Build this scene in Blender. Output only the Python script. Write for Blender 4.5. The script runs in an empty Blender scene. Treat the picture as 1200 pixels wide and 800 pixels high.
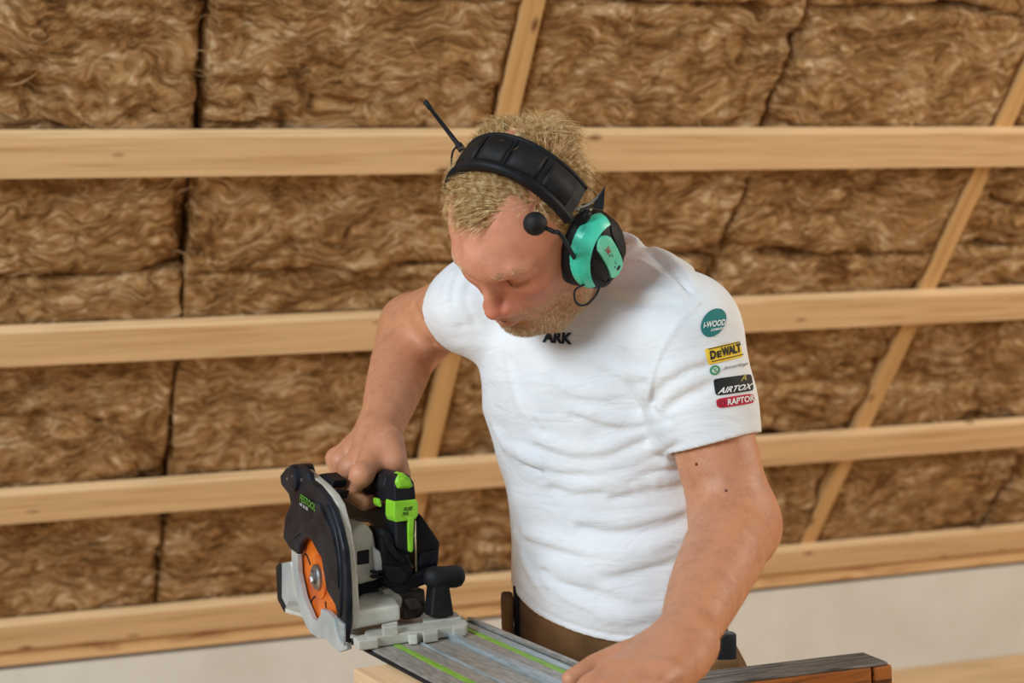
import bpy, bmesh, math, random
import numpy as np
from mathutils import Vector, Matrix
from mathutils.bvhtree import BVHTree
random.seed(7); rng = np.random.default_rng(7)
scene = bpy.context.scene
COL = scene.collection

# ------------------------------------------------------------------ camera
FPX = 1979.0; HC = 1.40
def nrm(v): v = np.asarray(v, float); return v/np.linalg.norm(v)
_h1 = np.array([5700, 268, FPX]); _h2 = np.array([-960, 60, FPX])   # two horizontal directions seen by the camera
_up = nrm(np.cross(_h1, _h2)); _up = _up if _up[1] > 0 else -_up
_fw = nrm(np.array([0, 0, 1.]) - _up*_up[2]); _rt = np.cross(_fw, _up); _rt = _rt if _rt[0] > 0 else -_rt
_M = np.array([_rt, _fw, _up])
CR, CU, CF = _M[:, 0], _M[:, 1], _M[:, 2]
CC = np.array([0, 0, HC])
def ray(x, y): return CR*(x-600)/FPX + CU*(400-y)/FPX + CF
def P(x, y, d): return CC + ray(x, y)*d
def proj(p):
    q = np.asarray(p) - CC; d = q@CF
    return 600+FPX*(q@CR)/d, 400-FPX*(q@CU)/d, d
def onplane(x, y, p0, n):
    g = ray(x, y); return CC + g*(((p0-CC)@n)/(g@n))
cam = bpy.data.cameras.new('camera'); camo = bpy.data.objects.new('camera', cam); COL.objects.link(camo)
cam.sensor_width = 36; cam.lens = FPX/1200*36; cam.clip_start = .05; cam.clip_end = 100
camo.matrix_world = Matrix(((CR[0], CU[0], -CF[0], CC[0]), (CR[1], CU[1], -CF[1], CC[1]), (CR[2], CU[2], -CF[2], CC[2]), (0, 0, 0, 1)))
cam.dof.use_dof = True; cam.dof.focus_distance = 2.02; cam.dof.aperture_fstop = 5.0
scene.camera = camo
# ------------------------------------------------------------------ light
w = bpy.data.worlds.new('daylight'); scene.world = w; w.use_nodes = True
bg = w.node_tree.nodes['Background']; bg.inputs[0].default_value = (.93, .97, 1.0, 1); bg.inputs[1].default_value = .34
def area(name, loc, target, sx, sy, power, color):
    l = bpy.data.lights.new(name, 'AREA'); l.shape = 'RECTANGLE'; l.size = sx; l.size_y = sy; l.energy = power; l.color = color
    o = bpy.data.objects.new(name, l); COL.objects.link(o); o.location = loc
    o.rotation_euler = (Vector(target)-Vector(loc)).to_track_quat('-Z', 'Y').to_euler(); return o
area('window_daylight', (-3.3, -1.3, 3.3), (0, 2.2, 1.1), 2.4, 1.8, 245, (.82, .92, 1.0))
area('warm_fill', (4.2, 2.2, 2.6), (.2, 2.6, 1.0), 1.6, 1.6, 105, (1.0, .88, .72))  # added warm fill lamp, stands in for bounce off the wood
vs = scene.view_settings; vs.view_transform = 'Standard'; vs.look = 'None'; vs.exposure = 0.0; vs.gamma = 1; vs.use_curve_mapping = False

# ------------------------------------------------------------------ materials
def newmat(name):
    m = bpy.data.materials.new(name); m.use_nodes = True
    return m, m.node_tree, m.node_tree.nodes['Principled BSDF']
def N(nt, t, **kw):
    n = nt.nodes.new(t)
    for k, v in kw.items():
        if k[0] == 'i' and k[1:].isdigit(): n.inputs[int(k[1:])].default_value = v
        elif k in n.inputs: n.inputs[k].default_value = v
        else: setattr(n, k, v)
    return n
def ramp(nt, fac, stops):
    r = nt.nodes.new('ShaderNodeValToRGB'); e = r.color_ramp.elements
    while len(e) > len(stops): e.remove(e[-1])
    while len(e) < len(stops): e.new(.5)
    for el, (p, c) in zip(e, stops): el.position = p; el.color = (*c, 1)
    nt.links.new(fac, r.inputs[0]); return r.outputs[0]
def srgb(h):
    h = h.lstrip('#'); c = [int(h[i:i+2], 16)/255 for i in (0, 2, 4)]
    return tuple(x/12.92 if x <= .04045 else ((x+.055)/1.055)**2.4 for x in c)
def coords(nt, scale=(1, 1, 1), kind='Object'):
    tc = nt.nodes.new('ShaderNodeTexCoord'); mp = nt.nodes.new('ShaderNodeMapping'); mp.inputs['Scale'].default_value = scale
    nt.links.new(tc.outputs[kind], mp.inputs[0]); return mp.outputs[0]
def bump(nt, bs, h, strength=.3, dist=.002):
    b = nt.nodes.new('ShaderNodeBump'); b.inputs['Strength'].default_value = strength; b.inputs['Distance'].default_value = dist
    nt.links.new(h, b.inputs['Height']); nt.links.new(b.outputs[0], bs.inputs['Normal']); return b
def noisy(name, c1, c2, scale=20, rough=.6, bstr=.0, bdist=.001, metallic=0, detail=6, stretch=(1, 1, 1), lo=.35, hi=.65, bscale=None, spec=.5):
    m, nt, bs = newmat(name)
    co = coords(nt, stretch); n = N(nt, 'ShaderNodeTexNoise', Scale=scale, Detail=detail, Roughness=.6); nt.links.new(co, n.inputs['Vector'])
    nt.links.new(ramp(nt, n.outputs['Fac'], [(lo, c1), (hi, c2)]), bs.inputs['Base Color'])
    bs.inputs['Roughness'].default_value = rough; bs.inputs['Metallic'].default_value = metallic; bs.inputs['Specular IOR Level'].default_value = spec
    if bstr:
        n2 = N(nt, 'ShaderNodeTexNoise', Scale=bscale or scale*4, Detail=4); nt.links.new(co, n2.inputs['Vector'])
        bump(nt, bs, n2.outputs['Fac'], bstr, bdist)
    return m
def wood(name, light, dark, knot, axis_stretch=(.6, 14, 14), rough=.65, knots=True):
    """sawn softwood: grain stretched along local X, growth bands, sparse knots"""
    m, nt, bs = newmat(name)
    tc = nt.nodes.new('ShaderNodeTexCoord'); oi = nt.nodes.new('ShaderNodeObjectInfo')
    add = N(nt, 'ShaderNodeVectorMath', operation='ADD'); sc = N(nt, 'ShaderNodeVectorMath', operation='SCALE')
    cmb = nt.nodes.new('ShaderNodeCombineXYZ')
    for i in range(3): nt.links.new(oi.outputs['Random'], cmb.inputs[i])
    nt.links.new(cmb.outputs[0], sc.inputs[0]); sc.inputs['Scale'].default_value = 37.
    nt.links.new(tc.outputs['Object'], add.inputs[0]); nt.links.new(sc.outputs[0], add.inputs[1])
    mp = nt.nodes.new('ShaderNodeMapping'); mp.inputs['Scale'].default_value = axis_stretch; nt.links.new(add.outputs[0], mp.inputs[0])
    n1 = N(nt, 'ShaderNodeTexNoise', Scale=4., Detail=6, Roughness=.55, Distortion=.8); nt.links.new(mp.outputs[0], n1.inputs['Vector'])
    col = ramp(nt, n1.outputs['Fac'], [(.3, dark), (.48, light), (.7, tuple(min(1, c*1.12) for c in light))])
    if knots:
        mp2 = nt.nodes.new('ShaderNodeMapping'); mp2.inputs['Scale'].default_value = (4.5, 11, 11); nt.links.new(add.outputs[0], mp2.inputs[0])
        vo = N(nt, 'ShaderNodeTexVoronoi', Scale=1.0, Randomness=1.0); nt.links.new(mp2.outputs[0], vo.inputs['Vector'])
        kf = N(nt, 'ShaderNodeMapRange', i1=.035, i2=.11, i3=1., i4=0.); nt.links.new(vo.outputs['Distance'], kf.inputs[0])
        mx = N(nt, 'ShaderNodeMix', data_type='RGBA'); nt.links.new(kf.outputs[0], mx.inputs[0]); nt.links.new(col, mx.inputs[6]); mx.inputs[7].default_value = (*knot, 1)
        col = mx.outputs[2]
    nt.links.new(col, bs.inputs['Base Color']); bs.inputs['Roughness'].default_value = rough; bs.inputs['Specular IOR Level'].default_value = .3
    n2 = N(nt, 'ShaderNodeTexNoise', Scale=30., Detail=3); nt.links.new(mp.outputs[0], n2.inputs['Vector']); bump(nt, bs, n2.outputs['Fac'], .25, .0006)
    return m
def plain(name, c, rough=.5, metallic=0, spec=.5):
    c2 = tuple(x*.82 for x in c); return noisy(name, c2, c, 60, rough, .12, .0004, metallic, spec=spec)
MT = {}
MT['batten'] = wood('sawn_batten_wood', srgb('e2c093'), srgb('cca372'), srgb('74492a'))
MT['rafter'] = wood('rafter_wood', srgb('d0a771'), srgb('b98c55'), srgb('7a5230'))
MT['knotty'] = wood('knotty_board', srgb('d2a875'), srgb('9a6234'), srgb('6a391c'), (1.2, 10, 10))
MT['floorwood'] = wood('floor_board_wood', srgb('d3b48c'), srgb('b6946a'), srgb('7a5230'))
MT['ply'] = wood('fresh_spruce', srgb('e0bd92'), srgb('c79d6d'), srgb('8b6238'), knots=False)
MT['wall'] = noisy('white_board', srgb('cbc5b8'), srgb('d8d3c8'), 3, .85, .15, .001)
MT['backing'] = plain('roof_underlay', srgb('5a4632'), .9)
MT['black'] = noisy('black_plastic', (.004, .0045, .006), (.013, .014, .018), 25, .55, .25, .0005, spec=.2)
MT['guard'] = noisy('scuffed_black_plastic', (.004, .0055, .010), (.024, .029, .042), 35, .45, .3, .0005, lo=.42, hi=.82, spec=.25)
MT['rubber'] = noisy('black_rubber', (.004, .004, .0045), (.013, .013, .014), 80, .65, .4, .0006, spec=.3)
MT['cream'] = noisy('cream_cast_metal', srgb('a9a79b'), srgb('cfcdc0'), 18, .5, .2, .0006)
MT['greyguard'] = noisy('pale_grey_metal', srgb('a9b1b2'), srgb('c6cccb'), 22, .42, .15, .0005, metallic=.25)
MT['orange'] = noisy('orange_blade', srgb('b8490a'), srgb('ef7a1c'), 30, .38, .1, .0004, metallic=.15)
MT['steel'] = noisy('brushed_steel', srgb('77797a'), srgb('b5b7b8'), 60, .32, .1, .0003, metallic=.9)
MT['brass'] = noisy('spring_wire', srgb('9c8a66'), srgb('d8c69a'), 60, .3, metallic=.85)
MT['green'] = noisy('lime_plastic', srgb('7fc520'), srgb('97da3a'), 40, .45, .1, .0003)
MT['printgreen'] = plain('green_print', srgb('63b52a'), .6)
MT['white'] = plain('white_print', srgb('e9ecec'), .6)
MT['teal'] = noisy('mint_plastic', srgb('33d0b0'), srgb('5cecd0'), 40, .32, .1, .0003)
MT['palemint'] = noisy('mint_label', srgb('4fcaa8'), srgb('80e2c4'), 30, .35)  # the control plate's own pale mint, no emission
MT['darkprint'] = plain('dark_print', (.006, .007, .009), .7)
MT['navy'] = plain('navy_print', srgb('16283a'), .8)

# ------------------------------------------------------------------ object helpers
def tag(o, label=None, cat=None, group=None, kind=None):
    for k, v in (('label', label), ('category', cat), ('group', group), ('kind', kind)):
        if v: o[k] = v
    return o
def empty(name, M, label, cat, group=None):
    o = bpy.data.objects.new(name, None); COL.objects.link(o); o.matrix_world = M; o.empty_display_size = .1
    o['_m'] = [x for r in M for x in r]; return tag(o, label, cat, group)
def wmat(o): return Matrix([o['_m'][i*4:i*4+4] for i in range(4)])
def frame(o, x, y, z): return Matrix(((x[0], y[0], z[0], o[0]), (x[1], y[1], z[1], o[1]), (x[2], y[2], z[2], o[2]), (0, 0, 0, 1)))
def mk(name, verts, faces, mat, parent=None, M=None, smooth=False, label=None, local=False):
    """link a mesh; verts are world coordinates (unless local) turned into the frame of M or of the parent"""
    Mw = M if M is not None else (wmat(parent) if parent is not None else Matrix.Identity(4))
    v = np.asarray(verts, float)
    if not local:
        Mi = np.array(Mw.inverted()); v = v@Mi[:3, :3].T + Mi[:3, 3]
    me = bpy.data.meshes.new(name); me.from_pydata(v.tolist(), [], faces if isinstance(faces, list) else faces.tolist())
    if smooth: me.polygons.foreach_set('use_smooth', [True]*len(me.polygons))
    me.materials.append(MT[mat] if isinstance(mat, str) else mat); me.update()
    o = bpy.data.objects.new(name, me); COL.objects.link(o)
    if parent is not None:
        o.parent = parent; o.matrix_local = wmat(parent).inverted()@Mw
    else: o.matrix_world = Mw
    o['_m'] = [x for r in Mw for x in r]
    if label: o['label'] = label
    return o
def bm_out(bm, bev=0, seg=2, angle=.5):
    bmesh.ops.recalc_face_normals(bm, faces=bm.faces)
    if bev:
        es = [e for e in bm.edges if len(e.link_faces) == 2 and e.calc_face_angle(0) > angle]
        bmesh.ops.bevel(bm, geom=es, offset=bev, segments=seg, affect='EDGES', profile=.6, clamp_overlap=True)
    bm.verts.ensure_lookup_table(); bm.verts.index_update()
    v = np.array([list(x.co) for x in bm.verts]); f = [[q.index for q in fc.verts] for fc in bm.faces]; bm.free(); return v, f
def box(lo, hi, bev=0, seg=2):
    bm = bmesh.new(); bmesh.ops.create_cube(bm, size=1)
    for v in bm.verts: v.co = Vector([lo[i]+(v.co[i]+.5)*(hi[i]-lo[i]) for i in range(3)])
    return bm_out(bm, bev, seg)
def prism(poly, n, depth, bev=0, seg=2, angle=.9):
    """closed planar polygon (k,3) extruded by vector n*depth"""
    bm = bmesh.new(); a = [bm.verts.new(p) for p in poly]; bt = [bm.verts.new(np.asarray(p)+np.asarray(n)*depth) for p in poly]
    k = len(a); bm.faces.new(a); bm.faces.new(bt[::-1])
    for i in range(k): bm.faces.new((a[i], a[(i+1) % k], bt[(i+1) % k], bt[i]))
    return bm_out(bm, bev, seg, angle)
def spline(pts, n):
    pts = np.asarray(pts, float); k = len(pts); t = np.linspace(0, k-1, n); out = []
    for s in t:
        i = min(int(s), k-2); x = s-i; p1, p2 = pts[i], pts[i+1]
        p0 = pts[i-1] if i > 0 else 2*p1-p2; p3 = pts[i+2] if i+2 < k else 2*p2-p1
        out.append(.5*((2*p1)+(-p0+p2)*x+(2*p0-5*p1+4*p2-p3)*x*x+(-p0+3*p1-3*p2+p3)*x**3))
    return np.array(out)
def tube(pts, r, seg=8, caps=True, sq=None):
    pts = np.asarray(pts, float); k = len(pts); r = np.full(k, r, float) if np.isscalar(r) else np.asarray(r, float)
    V, Fc = [], []; t0 = nrm(pts[1]-pts[0]); a = nrm(np.cross(t0, [0, 0, 1] if abs(t0[2]) < .9 else [1, 0, 0]))
    for i in range(k):
        t = nrm(pts[min(i+1, k-1)]-pts[max(i-1, 0)]); a = nrm(a-t*(a@t)); b = np.cross(t, a)
        for j in range(seg):
            an = 2*math.pi*j/seg; V.append(pts[i]+(a*math.cos(an)+b*math.sin(an))*r[i])
    for i in range(k-1):
        for j in range(seg): Fc.append([i*seg+j, i*seg+(j+1) % seg, (i+1)*seg+(j+1) % seg, (i+1)*seg+j])
    if caps: Fc.append(list(range(seg))[::-1]); Fc.append([(k-1)*seg+j for j in range(seg)])
    return np.array(V), Fc
def loft(rings, caps=True):
    k = len(rings[0]); V = np.concatenate(rings); Fc = []
    for i in range(len(rings)-1):
        for j in range(k): Fc.append([i*k+j, i*k+(j+1) % k, (i+1)*k+(j+1) % k, (i+1)*k+j])
    if caps: Fc.append(list(range(k))[::-1]); Fc.append([(len(rings)-1)*k+j for j in range(k)])
    return V, Fc
def join(*parts):
    V, Fc, o = [], [], 0
    for v, f in parts:
        V.append(np.asarray(v)); Fc += [[i+o for i in q] for q in f]; o += len(v)
    return np.concatenate(V), Fc
def lathe(o, axis, prof, seg=24):
    """prof: list of (distance along axis, radius)"""
    axis = nrm(axis); a = nrm(np.cross(axis, [0, 0, 1] if abs(axis[2]) < .9 else [1, 0, 0])); b = np.cross(axis, a)
    rings = [np.array([np.asarray(o)+axis*h+(a*math.cos(2*math.pi*j/seg)+b*math.sin(2*math.pi*j/seg))*max(r, 1e-5) for j in range(seg)]) for h, r in prof]
    return loft(rings)
def text2d(body, shear=0, offset=0, spacing=1.0):
    """triangulated outline of a word, scaled into x 0..1 and y 0..1 (cap height)"""
    cu = bpy.data.curves.new('t', 'FONT'); cu.body = body; cu.shear = shear; cu.offset = offset; cu.space_character = spacing; cu.resolution_u = 3
    ob = bpy.data.objects.new('t', cu); COL.objects.link(ob); bpy.context.view_layer.update()
    me = ob.evaluated_get(bpy.context.evaluated_depsgraph_get()).to_mesh()
    v = np.array([list(x.co) for x in me.vertices]); f = [list(p.vertices) for p in me.polygons]
    bpy.data.objects.remove(ob); bpy.data.curves.remove(cu)
    lo, hi = v.min(0), v.max(0); v = (v-lo)/np.maximum(hi-lo, 1e-6); return v[:, :2], f

# ------------------------------------------------------------------ roof, wall, floor
VB = CR*5700+CU*268+CF*FPX; VB[2] = 0; VB = nrm(VB)              # along the battens
VR = nrm(CR*-583+CU*-2216+CF*FPX); VR = nrm(VR-VB*(VB@VR))        # down the rafters
VN = -np.cross(VB, VR)                                             # out of the roof into the room
ZB = .16
WB = onplane(1120, 775, np.array([0, 0, ZB]), np.array([0, 0, 1.])); WN = np.cross(VB, [0, 0, 1]); WN = WN if WN[1] < 0 else -WN
WT = onplane(1120, 650, WB, WN)
RM = frame(WT, VB, VR, np.cross(VB, VR))                           # local x along battens, y down slope, z behind the lining (room is -z)
def vnoise(x, y, s, seed):
    """smooth value noise on flat arrays"""
    r = np.random.default_rng(seed); T = r.random((64, 64)); x = x*s; y = y*s
    xi = np.floor(x).astype(int); yi = np.floor(y).astype(int); fx = x-xi; fy = y-yi; fx = fx*fx*(3-2*fx); fy = fy*fy*(3-2*fy)
    g = lambda a, b: T[a % 64, b % 64]
    return (g(xi, yi)*(1-fx)+g(xi+1, yi)*fx)*(1-fy)+(g(xi, yi+1)*(1-fx)+g(xi+1, yi+1)*fx)*fy
def wool_material():
    m, nt, bs = newmat('brown_mineral_wool')
    tc = nt.nodes.new('ShaderNodeTexCoord')
    co = tc.outputs['Object']
    def warp(src, scale, amt, seed):
        n = N(nt, 'ShaderNodeTexNoise', Scale=scale, Detail=2, noise_dimensions='4D'); n.inputs['W'].default_value = seed; nt.links.new(src, n.inputs['Vector'])
        s = N(nt, 'ShaderNodeVectorMath', operation='SUBTRACT'); nt.links.new(n.outputs['Color'], s.inputs[0]); s.inputs[1].default_value = (.5, .5, .5)
        k = N(nt, 'ShaderNodeVectorMath', operation='SCALE'); nt.links.new(s.outputs[0], k.inputs[0]); k.inputs['Scale'].default_value = amt
        a = N(nt, 'ShaderNodeVectorMath', operation='ADD'); nt.links.new(src, a.inputs[0]); nt.links.new(k.outputs[0], a.inputs[1]); return a.outputs[0]
    w1 = warp(co, 4.5, .22, 1.); w2 = warp(w1, 16., .07, 5.)
    mp = nt.nodes.new('ShaderNodeMapping'); mp.inputs['Scale'].default_value = (16, 60, 30); mp.inputs['Rotation'].default_value = (0, 0, .35); nt.links.new(w2, mp.inputs[0])
    fib = N(nt, 'ShaderNodeTexNoise', Scale=1.6, Detail=5, Roughness=.62); nt.links.new(mp.outputs[0], fib.inputs['Vector'])
    big = N(nt, 'ShaderNodeTexNoise', Scale=9., Detail=6, Roughness=.65); nt.links.new(w2, big.inputs['Vector'])
    mix = N(nt, 'ShaderNodeMath', operation='MULTIPLY_ADD'); nt.links.new(fib.outputs['Fac'], mix.inputs[0]); mix.inputs[1].default_value = .55
    sc = N(nt, 'ShaderNodeMath', operation='MULTIPLY'); nt.links.new(big.outputs['Fac'], sc.inputs[0]); sc.inputs[1].default_value = .45; nt.links.new(sc.outputs[0], mix.inputs[2])
    col = ramp(nt, mix.outputs[0], [(.34, srgb('4a321b')), (.44, srgb('86613a')), (.53, srgb('b48d5f')), (.64, srgb('e6cda8'))])
    nt.links.new(col, bs.inputs['Base Color']); bs.inputs['Roughness'].default_value = .95; bs.inputs['Specular IOR Level'].default_value = .1
    bump(nt, bs, mix.outputs[0], 1.0, .022)
    return m
MT['wool'] = wool_material()
V, Fc = box((-5.2, -4.2, .19), (5.4, .05, .21)); ceiling = mk('ceiling', V, Fc, 'backing', M=RM, local=True); tag(ceiling, kind='structure')
UE = [-4.16, -3.57, -2.97, -2.385, -1.757, -1.15, -.544, .065, .67, 1.28, 1.89, 2.49, 3.10, 3.71, 4.32]     # slab edges along the roof; rafters on every second
RAFT = [-4.16, -2.97, -1.757, -.544, .67, 1.89, 3.10, 4.32]
VE = [-3.22, -2.55, -1.88, -1.205, -.545, .04]
for ui in range(len(UE)-1):
    for vi in range(len(VE)-1):
        gapL = .022 if any(abs(UE[ui]-r) < .01 for r in RAFT) else .002
        gapR = .022 if any(abs(UE[ui+1]-r) < .01 for r in RAFT) else .002
        u0, u1, v0, v1 = UE[ui]+gapL, UE[ui+1]-gapR, VE[vi]+.001, VE[vi+1]-.001
        st = .0085; nu = int((u1-u0)/st); nv = int((v1-v0)/st)
        gu, gv = np.meshgrid(np.linspace(u0, u1, nu), np.linspace(v0, v1, nv), indexing='ij'); U_, V_ = gu.ravel(), gv.ravel()
        sd = ui*17+vi
        wx = U_+.10*(vnoise(U_, V_, 6, sd+1)-.5)+.03*(vnoise(U_, V_, 20, sd+2)-.5); wy = V_+.10*(vnoise(U_, V_, 6, sd+3)-.5)+.03*(vnoise(U_, V_, 20, sd+4)-.5)
        h = .050*vnoise(wx, wy, 5, sd+5)+.036*np.abs(vnoise(wx*.7, wy*1.4, 12, sd+6)-.5)*2+.018*vnoise(wx*.5, wy*1.6, 34, sd+7)+.011*vnoise(wx, wy, 70, sd+8)
        ex = np.minimum(U_-u0, u1-U_); ey = np.minimum(V_-v0, v1-V_); e = np.minimum(ex/.022, ey/(.02+.02*vnoise(U_, V_, 9, sd+11))); e = np.clip(e, 0, 1); e = 1-(1-e)**2
        dz = (.062-.016*rng.random()) - h*.95 + (1-e)*(.012+.034*vnoise(U_, V_, 7, sd+12))
        dz = np.maximum(dz, .004+.006*vnoise(U_, V_, 30, sd+13))
        # joints wander a little
        uu = U_+.008*(vnoise(V_, V_*0, 14, sd+9)-.5)*(ex < .03); vv = V_+.012*(vnoise(U_, U_*0, 12, sd+10)-.5)*(ey < .03)
        verts = np.stack([uu, vv, dz], 1)
        idx = np.arange(nu*nv).reshape(nu, nv); f = np.stack([idx[:-1, :-1], idx[:-1, 1:], idx[1:, 1:], idx[1:, :-1]], -1).reshape(-1, 4)
        rim = np.concatenate([idx[:, 0], idx[-1, 1:], idx[-2::-1, -1], idx[0, -2:0:-1]]); b0 = len(verts)
        back = verts[rim].copy(); back[:, 2] = .185; verts = np.concatenate([verts, back]); k = len(rim)
        sides = [[int(rim[i]), int(rim[(i+1) % k]), b0+(i+1) % k, b0+i] for i in range(k)]
        mk('insulation_batt', verts, f.tolist()+sides, 'wool', parent=ceiling, M=RM, smooth=True, local=True)
def timber(name, lo, hi, mat, parent, M, bev=.002, label=None):
    """a straight piece whose local X runs along its length, centred on itself"""
    lo, hi = np.array(lo, float), np.array(hi, float); c = (lo+hi)/2; s = hi-lo; ax = int(np.argmax(s))
    Rm = [Matrix.Identity(4), Matrix.Rotation(math.pi/2, 4, 'Z'), Matrix.Rotation(-math.pi/2, 4, 'Y')][ax]
    h = s/2; hl = [h, h[[1, 0, 2]], h[[2, 1, 0]]][ax]
    V, Fc = box(-hl, hl, bev); Mw = M@Matrix.Translation(Vector(c))@Rm
    return mk(name, V, Fc, mat, parent=parent, M=Mw, local=True, label=label)
# loose fibres and curls standing off the wool
nf = 5200; ns = 9; cu = rng.uniform(-3.6, 1.6, nf); cv = rng.uniform(-2.5, .0, nf); az = rng.uniform(0, 2*math.pi, nf); dz_ = rng.normal(0, .55, nf); ln_ = rng.uniform(.03, .12, nf); pz = rng.uniform(-.012, .030, nf)
pp = np.stack([cu, cv, pz], 1); path = []; 
for i in range(ns):
    path.append(pp.copy()); az = az+dz_*.8+rng.normal(0, .25, nf); pp = pp+np.stack([np.cos(az), np.sin(az)*.8, rng.normal(0, .18, nf)], 1)*(ln_/ns)[:, None]; pp[:, 2] = np.clip(pp[:, 2], -.02, .05)
path = np.stack(path, 1); keep = np.ones(nf, bool)
for r in RAFT: keep &= ~(np.abs(path[:, :, 0]-r) < .035).any(1)
path = path[keep]; nf = len(path); rr_ = rng.uniform(.0005, .0013, nf); tg = np.gradient(path, axis=1); sd_ = np.cross(tg, np.array([0, 0, 1.])); sd_ /= np.linalg.norm(sd_, axis=2)[..., None]+1e-9
prf = np.sin(np.linspace(.25, math.pi-.1, ns))[None, :, None]*rr_[:, None, None]; up3 = np.array([0, 0, -1.])
Vf = np.stack([path+sd_*prf, path+up3*prf, path-sd_*prf], 2).reshape(-1, 3); bs_ = (np.arange(nf)*ns*3)[:, None]; Ff = []
for i in range(ns-1):
    for j in range(3): Ff.append(bs_+np.array([[i*3+j, i*3+(j+1) % 3, i*3+3+(j+1) % 3, i*3+3+j]]))
MT['fibre'] = noisy('wool_fibre', srgb('8a6236'), srgb('d9b888'), 14, .9, spec=.15)
tag(mk('loose_fibres', Vf, np.concatenate(Ff), 'fibre', parent=ceiling, M=RM, local=True, smooth=True), kind='stuff')
for r in RAFT: timber('rafter', (r-.0225, -4.1, .0), (r+.0225, .03, .19), 'rafter', ceiling, RM)
BV = [-3.0, -2.515, -2.03, -1.536, -1.041, -.545, -.075]
for b in BV: timber('batten', (-5.1, b-.052, -.026), (5.2, b+.046, -.0005), 'batten', ceiling, RM)
# knee wall with timber plate above and skirting below
WMm = frame(WB, VB, -np.asarray(WN), np.array([0, 0, 1.]))           # local x along wall, y away from the room, z up from ZB
hw = WT[2]-ZB
V, Fc = box((-5.2, 0, -ZB), (5.4, .12, hw-.05)); wall = mk('wall_back', V, Fc, 'wall', M=WMm, local=True); tag(wall, kind='structure')
tr = timber('trim_1', (-5.1, -.012, hw-.038), (5.2, .04, hw+.022), 'knotty', None, WMm); tag(tr, kind='structure')
bb = timber('baseboard_back', (-5.1, -.022, -ZB), (5.2, -.0005, 0), 'floorwood', None, WMm); tag(bb, kind='structure')
V, Fc = box((-7, -6, -.05), (8, 8, 0)); fl = mk('floor', V, Fc, 'floorwood'); tag(fl, kind='structure')
# ------------------------------------------------------------------ saw / rail frame
SU = CR*-960+CU*60+CF*FPX; SU[2] = 0; SU = nrm(SU); SV = np.array([SU[1], -SU[0], 0.])   # along the rail (away), across it (to the right)
E0 = P(414.7, 750, 2.0); Z0 = E0[2]; ZU = np.array([0, 0, 1.])                            # point on the rail's splinter edge; rail top height
def S(u, v, w): return E0+SU*u+SV*v+ZU*w
def SP(x, y, v): return onplane(x, y, E0+SV*v, SV)        # photo pixel on the upright plane at offset v across the rail
def SG(x, y, w): return onplane(x, y, np.array([0, 0, Z0+w]), ZU)   # photo pixel on the level plane at height w above the rail
SM = frame(E0, SU, SV, ZU) if np.linalg.det(np.array([SU, SV, ZU])) > 0 else frame(E0, -SU, SV, ZU)
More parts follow.
